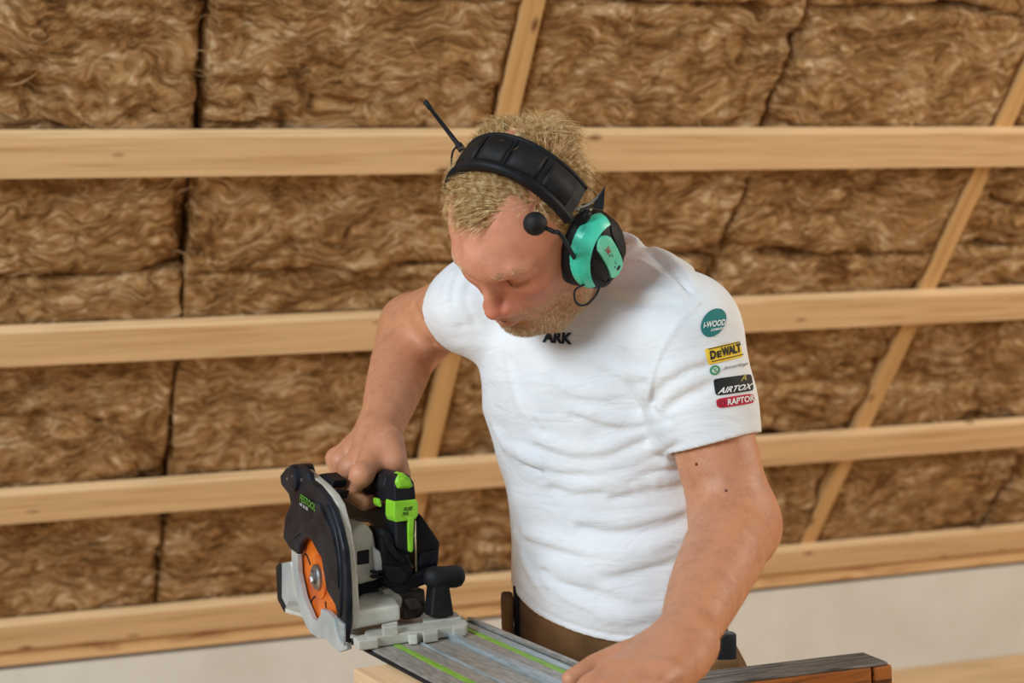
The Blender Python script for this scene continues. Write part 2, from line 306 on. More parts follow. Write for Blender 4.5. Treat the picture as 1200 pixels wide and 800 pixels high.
# ------------------------------------------------------------------ implicit modelling helpers (smooth unions on a grid, meshed by surface nets)
class Field:
    def __init__(s, lo, hi, h):
        s.lo = np.array(lo, float); s.h = h; n = np.ceil((np.array(hi)-s.lo)/h).astype(int)+1
        s.ax = [s.lo[i]+h*np.arange(n[i]) for i in range(3)]; s.D = np.full(n, .2, np.float32)
    def sl(s, lo, hi, pad):
        r = []
        for i in range(3):
            a = int(np.floor((lo[i]-pad-s.lo[i])/s.h)); b = int(np.ceil((hi[i]+pad-s.lo[i])/s.h))+1
            a = max(a, 0); b = min(b, len(s.ax[i]))
            if b <= a: return None
            r.append(slice(a, b))
        return tuple(r)
    def xyz(s, sl):
        return s.ax[0][sl[0]][:, None, None].astype(np.float32), s.ax[1][sl[1]][None, :, None].astype(np.float32), s.ax[2][sl[2]][None, None, :].astype(np.float32)
    def comb(s, sl, d, k, op):
        a = s.D[sl]
        if op == 'add':
            if k > 0: hh = np.maximum(k-np.abs(a-d), 0)/k; s.D[sl] = np.minimum(a, d)-hh*hh*k*.25
            else: s.D[sl] = np.minimum(a, d)
        else:
            d = -d
            if k > 0: hh = np.maximum(k-np.abs(a-d), 0)/k; s.D[sl] = np.maximum(a, d)+hh*hh*k*.25
            else: s.D[sl] = np.maximum(a, d)
    def ell(s, c, r, k=.01, op='add', R=None):
        c = np.array(c, float); r = np.array(r, float); m = r.max() if R is not None else r
        sl = s.sl(c-m, c+m, k*1.1+.02)
        if sl is None: return
        x, y, z = s.xyz(sl); x = x-c[0]; y = y-c[1]; z = z-c[2]
        if R is not None: x, y, z = R[0][0]*x+R[0][1]*y+R[0][2]*z, R[1][0]*x+R[1][1]*y+R[1][2]*z, R[2][0]*x+R[2][1]*y+R[2][2]*z
        k0 = np.sqrt((x/r[0])**2+(y/r[1])**2+(z/r[2])**2)+1e-9; k1 = np.sqrt((x/r[0]**2)**2+(y/r[1]**2)**2+(z/r[2]**2)**2)+1e-9
        s.comb(sl, (k0*(k0-1)/k1).astype(np.float32), k, op)
    def cap(s, a, b, r1, r2, k=.01, op='add'):
        a = np.array(a, float); b = np.array(b, float); m = max(r1, r2)
        sl = s.sl(np.minimum(a, b)-m, np.maximum(a, b)+m, k*1.1+.02)
        if sl is None: return
        x, y, z = s.xyz(sl); ab = b-a; L2 = max(ab@ab, 1e-12)
        t = np.clip(((x-a[0])*ab[0]+(y-a[1])*ab[1]+(z-a[2])*ab[2])/L2, 0, 1)
        d = np.sqrt((x-a[0]-t*ab[0])**2+(y-a[1]-t*ab[1])**2+(z-a[2]-t*ab[2])**2)-(r1+t*(r2-r1))
        s.comb(sl, d.astype(np.float32), k, op)
    def capcut(s, a, b, r1, r2, k, p0, n):
        """tapered capsule cut flat by a plane (sleeve ends)"""
        a = np.array(a, float); b = np.array(b, float); m = max(r1, r2); sl = s.sl(np.minimum(a, b)-m, np.maximum(a, b)+m, k*1.1+.02)
        x, y, z = s.xyz(sl); ab = b-a; t = np.clip(((x-a[0])*ab[0]+(y-a[1])*ab[1]+(z-a[2])*ab[2])/(ab@ab), 0, 1)
        d = np.sqrt((x-a[0]-t*ab[0])**2+(y-a[1]-t*ab[1])**2+(z-a[2]-t*ab[2])**2)-(r1+t*(r2-r1))
        d = np.maximum(d, (x-p0[0])*n[0]+(y-p0[1])*n[1]+(z-p0[2])*n[2]); s.comb(sl, d.astype(np.float32), k, 'add')
    def chain(s, pts, rs, k=.01, op='add'):
        pts = np.asarray(pts, float); rs = np.full(len(pts), rs) if np.isscalar(rs) else np.asarray(rs, float)
        sl = s.sl(pts.min(0)-rs.max(), pts.max(0)+rs.max(), k*1.1+.02)
        if sl is None: return
        x, y, z = s.xyz(sl); d = None
        for a, b, r1, r2 in zip(pts[:-1], pts[1:], rs[:-1], rs[1:]):
            ab = b-a; t = np.clip(((x-a[0])*ab[0]+(y-a[1])*ab[1]+(z-a[2])*ab[2])/max(ab@ab, 1e-12), 0, 1)
            e = np.sqrt((x-a[0]-t*ab[0])**2+(y-a[1]-t*ab[1])**2+(z-a[2]-t*ab[2])**2)-(r1+t*(r2-r1))
            d = e if d is None else np.minimum(d, e)
        s.comb(sl, d.astype(np.float32), k, op)
    def stack(s, zs, cx, cy, a, b, yaw, k=.02):
        """vertical stack of ellipses (a across, b front-back) with centre and size changing with height"""
        o = np.argsort(zs); zs = np.array(zs)[o]; f = lambda q: np.interp(s.ax[2], zs, np.array(q)[o]).astype(np.float32)[None, None, :]
        X, Y, A, B = f(cx), f(cy), f(a), f(b); x = s.ax[0][:, None, None].astype(np.float32)-X; y = s.ax[1][None, :, None].astype(np.float32)-Y
        c, sn = math.cos(yaw), math.sin(yaw); p = x*c-y*sn; q = x*sn+y*c      # p along his left, q towards his back
        k0 = np.sqrt((p/A)**2+(q/B)**2)+1e-6; k1 = np.sqrt((p/A**2)**2+(q/B**2)**2)+1e-6
        d = k0*(k0-1)/k1; z = s.ax[2][None, None, :].astype(np.float32); d = np.maximum(d, np.maximum(zs[0]-z, z-zs[-1]))
        s.comb((slice(None),)*3, d.astype(np.float32), k, 'add')
    def plane(s, p0, n, k=0):
        """keep the side n points away from"""
        x, y, z = s.xyz((slice(None),)*3); d = (x-p0[0])*n[0]+(y-p0[1])*n[1]+(z-p0[2])*n[2]
        s.comb((slice(None),)*3, -d.astype(np.float32), k, 'sub')
    def sample(s, p):
        q = (np.asarray(p)-s.lo)/s.h; n = np.array(s.D.shape); i = np.clip(np.floor(q).astype(int), 0, n-2); f = np.clip(q-i, 0, 1); out = 0
        for dx in (0, 1):
            for dy in (0, 1):
                for dz in (0, 1):
                    wgt = (f[..., 0] if dx else 1-f[..., 0])*(f[..., 1] if dy else 1-f[..., 1])*(f[..., 2] if dz else 1-f[..., 2])
                    out = out+wgt*s.D[i[..., 0]+dx, i[..., 1]+dy, i[..., 2]+dz]
        return out
    def hit(s, x, y, d0=1.6, d1=2.7):
        """first surface point along the line of sight through a photo pixel"""
        d = np.arange(d0, d1, .0015); p = CC+ray(x, y)[None]*d[:, None]; v = s.sample(p)
        ins = np.all((p > s.lo+s.h) & (p < s.lo+s.h*(np.array(s.D.shape)-2)), axis=1); j = np.nonzero((v < 0) & ins)[0]
        return p[j[0]] if len(j) else None
    def mesh(s, smooth=0):
        D = s.D; ins = D < 0; c = np.zeros(np.array(D.shape)-1, np.int8)
        for dx in (0, 1):
            for dy in (0, 1):
                for dz in (0, 1): c += ins[dx:D.shape[0]-1+dx, dy:D.shape[1]-1+dy, dz:D.shape[2]-1+dz]
        act = np.argwhere((c > 0) & (c < 8)); idx = np.full(c.shape, -1, np.int32); idx[act[:, 0], act[:, 1], act[:, 2]] = np.arange(len(act))
        pos = np.zeros((len(act), 3)); cnt = np.zeros(len(act)); i, j, k = act.T
        cor = {(a, b, e): D[i+a, j+b, k+e] for a in (0, 1) for b in (0, 1) for e in (0, 1)}
        for p in cor:
            for ax in range(3):
                if p[ax]: continue
                q = list(p); q[ax] = 1; d0 = cor[p]; d1 = cor[tuple(q)]; m = (d0 < 0) != (d1 < 0)
                t = np.where(m, d0/(d0-d1+1e-20), 0); v = np.tile(np.array(p, float), (len(act), 1)); v[:, ax] = t
                pos[m] += v[m]; cnt[m] += 1
        pos = s.lo+s.h*(act+pos/cnt[:, None]); F = []
        for ax in range(3):
            A = [slice(None)]*3; B = [slice(None)]*3; A[ax] = slice(0, -1); B[ax] = slice(1, None); a = ins[tuple(A)]; b = ins[tuple(B)]
            e = np.argwhere(a != b); o1, o2 = [q for q in range(3) if q != ax]
            ok = (e[:, o1] > 0) & (e[:, o2] > 0) & (e[:, o1] < D.shape[o1]-1) & (e[:, o2] < D.shape[o2]-1); e = e[ok]
            def cell(d1, d2):
                q = e.copy(); q[:, o1] -= d1; q[:, o2] -= d2; return idx[q[:, 0], q[:, 1], q[:, 2]]
            quad = np.stack([cell(1, 1), cell(0, 1), cell(0, 0), cell(1, 0)], 1); fl = a[tuple(e.T)]
            if ax == 1: fl = ~fl
            quad[~fl] = quad[~fl][:, ::-1]; F.append(quad)
        F = np.concatenate(F); F = F[(F >= 0).all(1)]
        for _ in range(smooth):
            S = np.zeros_like(pos); n = np.zeros(len(pos))
            for q in range(4):
                a, b = F[:, q], F[:, (q+1) % 4]
                for x, y in ((a, b), (b, a)):
                    n += np.bincount(x, minlength=len(pos))
                    for e in range(3): S[:, e] += np.bincount(x, weights=pos[y, e], minlength=len(pos))
            pos = pos*.5+.5*S/np.maximum(n, 1)[:, None]
        return pos, F

# ------------------------------------------------------------------ the man: pose
HS = .965; HO = P(623, 271, 2.0)
_c = lambda a, b, c: nrm(CR*a+CU*b+CF*c)
HF, HU, HL = _c(-0.3015, -0.8157, -0.4937), _c(-0.3244, 0.5747, -0.7514), _c(0.8966, -0.0664, -0.4379)   # head axes: forward, up, his left
_d = math.radians(9.5); HF, HL = HF*math.cos(_d)-HL*math.sin(_d), HL*math.cos(_d)+HF*math.sin(_d)
HM = np.array([HF, HU, HL])       # rows: forward, up, his left
def H(f, u, l): return HO+HS*.001*(HF*f+HU*u+HL*l)
def toH(p): return (np.asarray(p)-HO)@HM.T/HS*1000
NECK = P(686, 322, 2.14)
SHL, ELL_, WRL = P(804, 394, 2.04), P(861, 612, 2.02), SG(801, 753, .036)
SHR, ELR, WRR = P(562, 356, 2.22), P(484, 384, 2.41), P(443.5, 512, 2.155)

# head + neck, in the head's own frame (metres, x forward, y up, z left)
hf = Field((-.135, -.20, -.105), (.135, .15, .105), .00185)
q = lambda *a: tuple(x*.001 for x in a)
hf.ell(q(-8, 50, -2), q(97, 86, 80), .02)
hf.ell(q(36, 22, 0), q(60, 78, 66), .03)
hf.ell(q(34, -36, 0), q(56, 46, 56), .03)
for s in (1, -1):
    hf.ell(q(62, 2, s*40), q(24, 19, 24), .018)
    hf.ell(q(6, -30, s*50), q(26, 40, 14), .03)
hf.ell(q(76, -68, 0), q(21, 19, 26), .025)
hf.ell(q(76, -34, 0), q(27, 30, 33), .02)
for s in (1, -1): hf.chain([q(74, -75, s*10), q(60, -80, s*31), q(32, -73, s*46), q(6, -50, s*54)], [.020, .0225, .0215, .017], .02)
for s in (1, -1):                                                      # eyes: sockets, balls, lids, brows
    hf.ell(q(94, 25, s*31), q(17, 11, 19), .012, 'sub')
    hf.ell(q(73, 25, s*31), q(16, 15, 17), .006)
    hf.ell(q(76, 28, s*32), q(15.5, 11, 17.5), .003)
    hf.chain([q(85, 20, s*16), q(90.5, 17.5, s*26), q(90, 17, s*34), q(83, 20.5, s*46)], [.0012]*4, .003, 'sub')
    hf.chain([q(86, 33.5, s*18), q(89, 38, s*30), q(83, 35, s*46)], [.001]*3, .004, 'sub')
    hf.chain([q(95, 42, s*9), q(94, 46, s*22), q(88, 46, s*36), q(78, 40, s*49)], [.0085, .0095, .0085, .006], .014)
hf.ell(q(91, 52, 0), q(12, 18, 20), .02)
hf.chain([q(97, 34, 0), q(103, 20, 0), q(108.5, 3, 0), q(112.5, -10, 0)], [.0075, .0074, .0086, .0098], .012)
hf.ell(q(114, -15, 0), q(10.5, 10, 11), .006)
for s in (1, -1):
    hf.ell(q(102.5, -17, s*13), q(12, 9, 7.6), .005)
    hf.ell(q(106, -26.5, s*7.5), q(6, 5, 3.8), .003, 'sub')
    hf.chain([q(99, -10, s*23), q(92, -28, s*33), q(88, -40, s*35)], [.0012]*3, .008, 'sub')
hf.ell(q(97, -27, 0), q(12, 12, 22), .012)
hf.chain([q(92, -38, -25), q(104, -34.5, -9), q(106, -35.5, 0), q(104, -34.5, 9), q(92, -38, 25)], [.002, .0056, .0052, .0056, .002], .005)
hf.chain([q(91, -41, -23), q(103, -45.5, -9), q(105.5, -46.5, 0), q(103, -45.5, 9), q(91, -41, 23)], [.002, .0072, .0080, .0072, .002], .005)
hf.chain([q(92, -39.5, -26), q(104.5, -40, -10), q(108, -40, 0), q(104.5, -40, 10), q(92, -39.5, 26)], [.0016, .0023, .0026, .0023, .0016], .003, 'sub')
hf.ell(q(99, -57, 0), q(7, 5, 22), .012, 'sub')
for s in (1, -1):                                                      # ears, under the cups
    hf.ell(q(-12, 6, s*74), q(17, 29, 9), .006); hf.ell(q(-4, 4, s*82), q(8, 14, 5), .006, 'sub')
nk = (NECK-HO)@HM.T
hf.chain([q(-22, -20, 0), tuple(nk*.55+np.array([-.012, -.012, 0])), tuple(nk)], [.060, .058, .063], .03)
hf.chain([q(20, -50, 20), tuple(nk*.7+np.array([.03, .0, .01]))], [.03, .04], .03)
hv, hfa = hf.mesh(1)
hv_local = hv.copy()
head_w = HO+HS*(hv@HM)

def limb(F, pts, rs, k=.02): F.chain(pts, rs, k)
def bez(a, b, t): return a+(b-a)*t
# left arm and hand (leaning on the rail)
af = Field(np.array([-.01, 1.50, .93]), np.array([.40, 2.20, 1.46]), .0021)
SL2 = bez(SHL, ELL_, .5)
af.chain([SHL, bez(SHL, ELL_, .35), bez(SHL, ELL_, .7), ELL_], [.048, .0495, .0498, .047], .02)
ax_l = nrm(ELL_-SHL)
FA = [ELL_, bez(ELL_, WRL, .25)+np.array([.004, 0, .004]), bez(ELL_, WRL, .55), bez(ELL_, WRL, .85), WRL]
af.chain(spline(FA, 14), np.interp(np.linspace(0, 4, 14), range(5), [.046, .0485, .0435, .0335, .031]), .03)
af.ell(ELL_+np.array([.014, .004, -.008]), (.036, .036, .045), .02)
LD = nrm(np.array([-.52, -.855, 0])); LT = np.array([LD[1], -LD[0], 0]); LT = LT if LT[0] < 0 else -LT
def LH(a, t, h): q_ = WRL+LD*a+LT*t; return np.array([q_[0], q_[1], Z0+h])
for a, t, r in ((.112, .028, .0138), (.116, .008, .0138), (.110, -.012, .0130), (.098, -.028, .0120)):
    k_ = LH(a, t, .024); af.cap(bez(WRL, LH(.0, t*.7, .034), .6), k_, .021, r+.001, .02)
    L_ = .9 if t < -.02 else (1.06 if abs(t) < .01 else 1.)
    af.chain([k_, LH(a+.040*L_, t*1.12, .024), LH(a+.062*L_, t*1.15, .016), LH(a+.080*L_, t*1.15, .0095)], [r, .0100, .0090, .0078], .010)
    af.ell(k_+np.array([0, 0, .003]), (.0115, .0115, .0125), .010)
af.chain([LH(.010, .014, .030), LH(.042, .044, .027), LH(.074, .066, .021), LH(.100, .080, .0125)], [.023, .0170, .0128, .0098], .014)
af.chain([LH(.03, -.021, .024), LH(.08, -.025, .020)], [.017, .015], .02)
av, afa = af.mesh(1)
# right arm and hand (closed round the saw's grip)
bf = Field(np.array([-.27, 1.96, 1.05]), np.array([.02, 2.52, 1.50]), .0021)
bf.chain([SHR, bez(SHR, ELR, .4), bez(SHR, ELR, .75), ELR], [.050, .050, .048, .043], .02)
FB = [ELR, bez(ELR, WRR, .22), bez(ELR, WRR, .55), bez(ELR, WRR, .85), WRR]
bf.chain(spline(FB, 14), np.interp(np.linspace(0, 4, 14), range(5), [.043, .0455, .039, .030, .0275]), .03)
RK = [(SP(424, 556, .040), .0125), (SP(411, 547, .046), .0125), (SP(400.5, 540, .056), .0118), (SP(394, 537, .070), .0108)]   # knuckles, index first
RP = [SP(410, 577, .030), SP(402, 568, .040), SP(398, 558, .053), SP(395, 552, .068)]
RQ = [SP(426, 589, .044), SP(420, 584, .053), SP(416, 577, .064), SP(412, 570, .078)]
RT = [SP(440, 586, .066), SP(436, 581, .075), SP(431, 574, .086), SP(426, 566, .096)]
for (k_, r), a, b_, c in zip(RK, RP, RQ, RT):
    bf.cap(WRR+(k_-RK[1][0])*.45, k_, .021, r+.001, .02)
    bf.chain([k_, a, b_, c], [r, .0098, .0095, .0085], .006)
    bf.ell(k_, (.0128, .0128, .0128), .008)
bf.chain([WRR+(SP(462, 520, .085)-WRR)*.6, SP(462, 540, .088), SP(470, 556, .100), SP(466, 572, .112)], [.021, .0165, .0125, .0095], .016)
cr_ = [bf.hit(x, y, 1.9, 2.6) for x, y in spline([(484, 358), (494, 378), (508, 402)], 10)]; cr_ = [c for c in cr_ if c is not None]
if len(cr_) > 3: bf.chain(cr_, list(.0032*np.sin(np.linspace(.3, 2.9, len(cr_)))), .012, 'sub')
bv, bfa = bf.mesh(1)

# torso, legs and feet under the clothes (one skin with head and arms)
YAW = math.radians(43); BL = np.array([math.cos(YAW), -math.sin(YAW), 0]); BF = np.array([-math.sin(YAW), -math.cos(YAW), 0])
TOR = [(330, 700, 2.165, .120, .085), (365, 700, 2.175, .150, .100), (400, 694, 2.185, .165, .115), (440, 694, 2.19, .166, .120), (480, 697, 2.195, .163, .119), (520, 705, 2.20, .156, .116),
       (560, 712, 2.205, .152, .114), (600, 719, 2.21, .152, .115), (640, 724, 2.215, .156, .118), (680, 722, 2.22, .157, .117), (720, 722, 2.225, .160, .119), (775, 734, 2.23, .172, .126), (830, 736, 2.235, .172, .126)]
TP = [P(x, y, d) for y, x, d, a, b in TOR]; TZ = [p[2] for p in TP]; TX = [p[0] for p in TP]; TY = [p[1] for p in TP]; TA = [t[3] for t in TOR]; TB = [t[4] for t in TOR]
tf = Field((-.16, 1.92, .70), (.42, 2.50, 1.50), .006)
tf.stack(TZ, TX, TY, [a-.012 for a in TA], [b-.012 for b in TB], YAW)
tf.chain([SHL, P(700, 350, 2.17), SHR], [.034, .04, .034], .03)
tv, tfa = tf.mesh(1)
PEL = TP[-2]
FOOT = [np.array([PEL[0], PEL[1], 0])+BL*.11-BF*.05, np.array([PEL[0], PEL[1], 0])-BL*.15-BF*.02]
HIPS = [PEL+BL*.085-ZU*.05, PEL-BL*.085-ZU*.05]
KNEE = [bez(h_, f_+ZU*.08, .5)+BF*.01 for h_, f_ in zip(HIPS, FOOT)]

# ------------------------------------------------------------------ t-shirt
sf = Field((-.19, 1.86, .86), (.37, 2.46, 1.50), .0026)
sf.stack(TZ, TX, TY, TA, TB, YAW)
sf.chain([P(732, 336, 2.14), P(798, 388, 2.04)], [.053, .066], .04)
sf.ell(P(763, 345, 2.11), (.053, .053, .053), .03)
sf.chain([P(650, 322, 2.19), P(600, 330, 2.21), SHR], [.05, .052, .056], .05)
NL_, NR_ = nrm(ELL_-SHL), nrm(ELR-SHR)
SLE = bez(SHL, ELL_, .575); SRE = bez(SHR, ELR, .24)
sf.chain([P(798, 388, 2.04), bez(SHL, ELL_, .3)], [.066, .060], .03)
sf.capcut(bez(SHL, ELL_, .08), SLE+NL_*.05, .0585, .0575, .03, SLE, NL_)
sf.capcut(bez(SHR, ELR, .02), SRE+NR_*.04, .057, .0575, .03, SRE, NR_)
# folds: creases pressed into the cloth and a soft ridge above each, traced where the cloth is seen
def on_cloth(pts, n=14):
    out = []
    for x, y in spline(pts, n):
        p = sf.hit(x, y)
        if p is not None: out.append(p)
    return out
FOLDS = [([(783, 493), (730, 501), (672, 486)], .8), ([(787, 508), (752, 516), (714, 532), (675, 535), (632, 520)], 1.), ([(792, 520), (752, 541), (714, 555), (664, 555), (618, 540)], 1.1),
         ([(796, 546), (758, 555), (725, 571), (681, 577), (648, 570)], 1.1), ([(800, 567), (758, 574), (719, 583)], .8), ([(806, 599), (782, 609), (725, 621), (680, 616)], 1.),
         ([(812, 628), (774, 648), (725, 657), (670, 647), (617, 633)], 1.2), ([(814, 641), (780, 660), (725, 672), (697, 677), (664, 673), (636, 668)], 1.1), ([(651, 682), (697, 690), (752, 708)], .8),
         ([(606, 634), (629, 676), (651, 703), (697, 725), (739, 730), (777, 722)], 1.1), ([(614, 645), (634, 684), (664, 706), (692, 719)], .8), ([(584, 512), (602, 532), (632, 548)], .7),
         ([(776, 487), (762, 476), (770, 456), (800, 436), (825, 428)], 1.3), ([(780, 478), (800, 462), (832, 448)], .8), ([(768, 300), (790, 318), (812, 348)], .8), ([(705, 340), (740, 352), (790, 352)], .5),
         ([(598, 420), (612, 470), (636, 505)], .5), ([(640, 440), (668, 462), (712, 470)], .5), ([(690, 425), (720, 440), (756, 446)], .5), ([(532, 330), (530, 355), (542, 380)], .7), ([(548, 330), (546, 352), (556, 376)], .7)]
base = Field.__new__(Field); base.__dict__ = dict(sf.__dict__)
for pts, am in FOLDS:
    c = on_cloth(pts)
    if len(c) < 3: continue
    n_ = len(c); prof = np.sin(np.linspace(.25, math.pi-.25, n_)); toc = -CF
    sf.chain([p+toc*.0015 for p in c], list(.0062*am*prof), .012, 'sub')
    up_ = on_cloth([(x, y-8) for x, y in pts])
    if len(up_) > 2: sf.chain([p-toc*.0045 for p in up_], list(.0098*am*np.sin(np.linspace(.25, math.pi-.25, len(up_)))), .015)
# sleeve seam, shoulder seam
for pts in ([(822, 354), (796, 378), (772, 420), (761, 465), (764, 486)], [(752, 306), (785, 329), (818, 355)]):
    c = on_cloth(pts, 20); sf.chain([p for p in c], .0016, .004); 
    c2 = on_cloth([(x+4, y-1) for x, y in pts], 20); sf.chain([p-CF*.001 for p in c2], .0014, .003, 'sub')
# soft overall unevenness of the worn cloth
X_, Y_, Z_ = sf.xyz((slice(None),)*3)
wv = np.zeros_like(sf.D)
for i in range(14):
    k_ = rng.normal(0, 1, 3)*np.array([22, 22, 46]); wv += np.sin(k_[0]*X_+k_[1]*Y_+k_[2]*Z_+rng.uniform(0, 6.28)).astype(np.float32)
sf.D += (wv*.00042).astype(np.float32)
# openings: neck, sleeves; hem
NC = P(693, 320, 2.14); nu_ = nrm(nrm(HO-NECK)*.45+ZU*.75); a_ = nrm(np.cross(nu_, BL)); b_ = np.cross(nu_, a_)
sf.cap(NC+nu_*.072, NC+nu_*.2, .063, .07, .006, 'sub')
sf.chain([NC+nu_*.022+(a_*math.cos(t)*1.04+b_*math.sin(t))*.063 for t in np.linspace(0, 2*math.pi, 33)], .0065, .008)
sf.cap(bez(SHL, ELL_, .50), ELL_, .0518, .0518, .001, 'sub'); sf.cap(bez(SHR, ELR, .19), ELR, .0525, .0515, .001, 'sub')
h0, h1_, h2_ = sf.hit(602, 694), sf.hit(664, 738), sf.hit(750, 757); HN = nrm(np.cross(h1_-h0, h2_-h0)); HN = HN if HN[2] < 0 else -HN
sf.plane(h0, HN, .005)
for pts in ([(604, 684), (640, 718), (700, 740), (760, 746)],):
    c = on_cloth(pts, 24); sf.chain(c, .0012, .004, 'sub')
sv, sfa = sf.mesh(1)
print('hem normal', HN)
# ------------------------------------------------------------------ skin and cloth materials
def skin_material():
    m, nt, bs = newmat('skin')
    at = N(nt, 'ShaderNodeVertexColor', layer_name='tone'); co = coords(nt)
    n1 = N(nt, 'ShaderNodeTexNoise', Scale=38., Detail=5, Roughness=.65); nt.links.new(co, n1.inputs['Vector'])
    r = ramp(nt, n1.outputs['Fac'], [(.3, (.80, .74, .70)), (.52, (1., 1., 1.)), (.75, (1.1, 1.06, 1.02))])
    mx = N(nt, 'ShaderNodeMix', data_type='RGBA', blend_type='MULTIPLY'); mx.inputs[0].default_value = .8
    nt.links.new(at.outputs[0], mx.inputs[6]); nt.links.new(r, mx.inputs[7]); nt.links.new(mx.outputs[2], bs.inputs['Base Color'])
    bs.inputs['Roughness'].default_value = .48; bs.inputs['Specular IOR Level'].default_value = .4
    bs.inputs['Subsurface Weight'].default_value = .12; bs.inputs['Subsurface Radius'].default_value = (.9, .35, .2); bs.inputs['Subsurface Scale'].default_value = .006
    n2 = N(nt, 'ShaderNodeTexNoise', Scale=420., Detail=3); nt.links.new(co, n2.inputs['Vector'])
    n3 = N(nt, 'ShaderNodeTexNoise', Scale=90., Detail=4); nt.links.new(co, n3.inputs['Vector'])
    ad = N(nt, 'ShaderNodeMath', operation='ADD'); nt.links.new(n2.outputs['Fac'], ad.inputs[0]); nt.links.new(n3.outputs['Fac'], ad.inputs[1]); bump(nt, bs, ad.outputs[0], .22, .0012)
    return m
MT['skin'] = skin_material()
def cloth(name, c1, c2, scale=9, weave=900, rough=.9, b=.25, wr=None):
    m, nt, bs = newmat(name); co = coords(nt)
    n1 = N(nt, 'ShaderNodeTexNoise', Scale=scale, Detail=5); nt.links.new(co, n1.inputs['Vector'])
    nt.links.new(ramp(nt, n1.outputs['Fac'], [(.35, c1), (.65, c2)]), bs.inputs['Base Color'])
    bs.inputs['Roughness'].default_value = rough; bs.inputs['Specular IOR Level'].default_value = .15; bs.inputs['Sheen Weight'].default_value = .1
    n2 = N(nt, 'ShaderNodeTexNoise', Scale=weave, Detail=2); nt.links.new(co, n2.inputs['Vector'])
    mp = nt.nodes.new('ShaderNodeMapping'); mp.inputs['Scale'].default_value = (14, 14, 42); mp.inputs['Rotation'].default_value = (.15, -.25, 0); nt.links.new(co, mp.inputs[0])
    n3 = N(nt, 'ShaderNodeTexNoise', Scale=1., Detail=4, Distortion=.9); nt.links.new(mp.outputs[0], n3.inputs['Vector'])
    k = N(nt, 'ShaderNodeMath', operation='MULTIPLY_ADD'); nt.links.new(n2.outputs['Fac'], k.inputs[0]); k.inputs[1].default_value = .05; nt.links.new(n3.outputs['Fac'], k.inputs[2])
    bump(nt, bs, k.outputs[0], b, wr or .006); return m
MT['cotton'] = cloth('white_cotton', srgb('dee2e6'), srgb('eceef0'), b=.55)
MT['canvas'] = cloth('brown_canvas', srgb('5a4128'), srgb('735434'), 14, 700, .9, .3)
MT['canvasblack'] = cloth('black_canvas', (.008, .008, .009), (.02, .02, .021), 14, 700, .8, .3)
MT['shoe'] = plain('dark_boot', (.03, .025, .02), .7)

# ------------------------------------------------------------------ assemble the man's body: one mesh
parts = [(head_w, hfa.tolist()), (av, afa.tolist()), (bv, bfa.tolist()), (tv, tfa.tolist())]
V, Fc = join(*parts); PM = Matrix.Translation(Vector((PEL[0], PEL[1], 0)))
person = mk('person', V, Fc, 'skin', M=PM, smooth=True)
tag(person, 'man in white t-shirt leaning on the rail and guiding a saw with his right hand', 'person')
tone = np.tile(np.array(srgb('c88c69')), (len(V), 1))                 # tanned arms
nh = len(head_w); hl = hv_local*1000
def blob(c, r, k=1.): d = (((hl-np.array(c))/np.array(r))**2).sum(1); return np.exp(-d*1.2)*k
face = np.tile(np.array(srgb('d18e70')), (nh, 1))
def tint(wt, col): global face; face = face*(1-wt[:, None])+np.array(col)*wt[:, None]
for s in (1, -1):
    tint(blob((80, 0, s*42), (30, 22, 22), .6), srgb('be6e56')); tint(blob((92, 30, s*32), (14, 7, 20), .35), srgb('a86f58'))
tint(blob((114, -14, 0), (18, 17, 24), .75), srgb('c56a58')); tint(blob((80, 80, 0), (40, 34, 60), .5), srgb('d89a7e'))
tint(np.clip(blob((106, -40.5, 0), (14, 9.5, 26), 1.7), 0, .9), srgb('b9605c'))
tint(np.clip(blob((70, -52, 0), (50, 30, 62), 1.3)*(hl[:, 1] < -20), 0, .5), srgb('b3906a'))
tone[:nh] = face
ca = person.data.color_attributes.new('tone', 'FLOAT_COLOR', 'POINT'); ca.data.foreach_set('color', np.concatenate([tone, np.ones((len(V), 1))], 1).astype(np.float32).ravel())

tshirt = mk('t_shirt', sv, sfa.tolist(), 'cotton', parent=person, M=PM, smooth=True, label='white cotton short-sleeved t-shirt')
# trousers: seat and legs, down to the shoes
qf = Field((-.25, 1.80, .02), (.45, 2.50, .98), .0052)
qf.stack(TZ[7:], TX[7:], TY[7:], [a-.007 for a in TA[7:]], [b-.007 for b in TB[7:]], YAW)
for h_, k_, f_ in zip(HIPS, KNEE, FOOT): qf.chain([h_, k_, f_+ZU*.06], [.092, .068, .062], .04)
qf.plane(h0+ZU*.028, -HN*np.array([1, 1, 1.]) if HN[2] < 0 else HN, .004)
for p_ in ([(606, 722), (650, 748), (700, 768), (740, 775)],):
    c = [qf.hit(x, y) for x, y in spline(p_, 14)]; c = [x for x in c if x is not None]
    if len(c) > 2: qf.chain(c, .002, .006, 'sub')
qv, qfa = qf.mesh(2)
trousers = mk('trousers', qv, qfa.tolist(), 'canvas', parent=person, M=PM, smooth=True, label='brown canvas work trousers')
for f_ in FOOT:
    rings = []
    for t, wd, ht in ((-.09, .030, .03), (-.075, .040, .085), (-.02, .043, .10), (.05, .046, .075), (.12, .047, .055), (.165, .040, .042), (.185, .02, .025)):
        rings.append(np.array([f_+BF*t+BL*(wd*math.cos(a))+ZU*(max(0, ht*.5+ht*.5*math.sin(a))) for a in np.linspace(0, 2*math.pi, 17)[:-1]]))
    V, Fc = loft(rings); mk('boot', V, Fc, 'shoe', parent=person, M=PM, smooth=True)
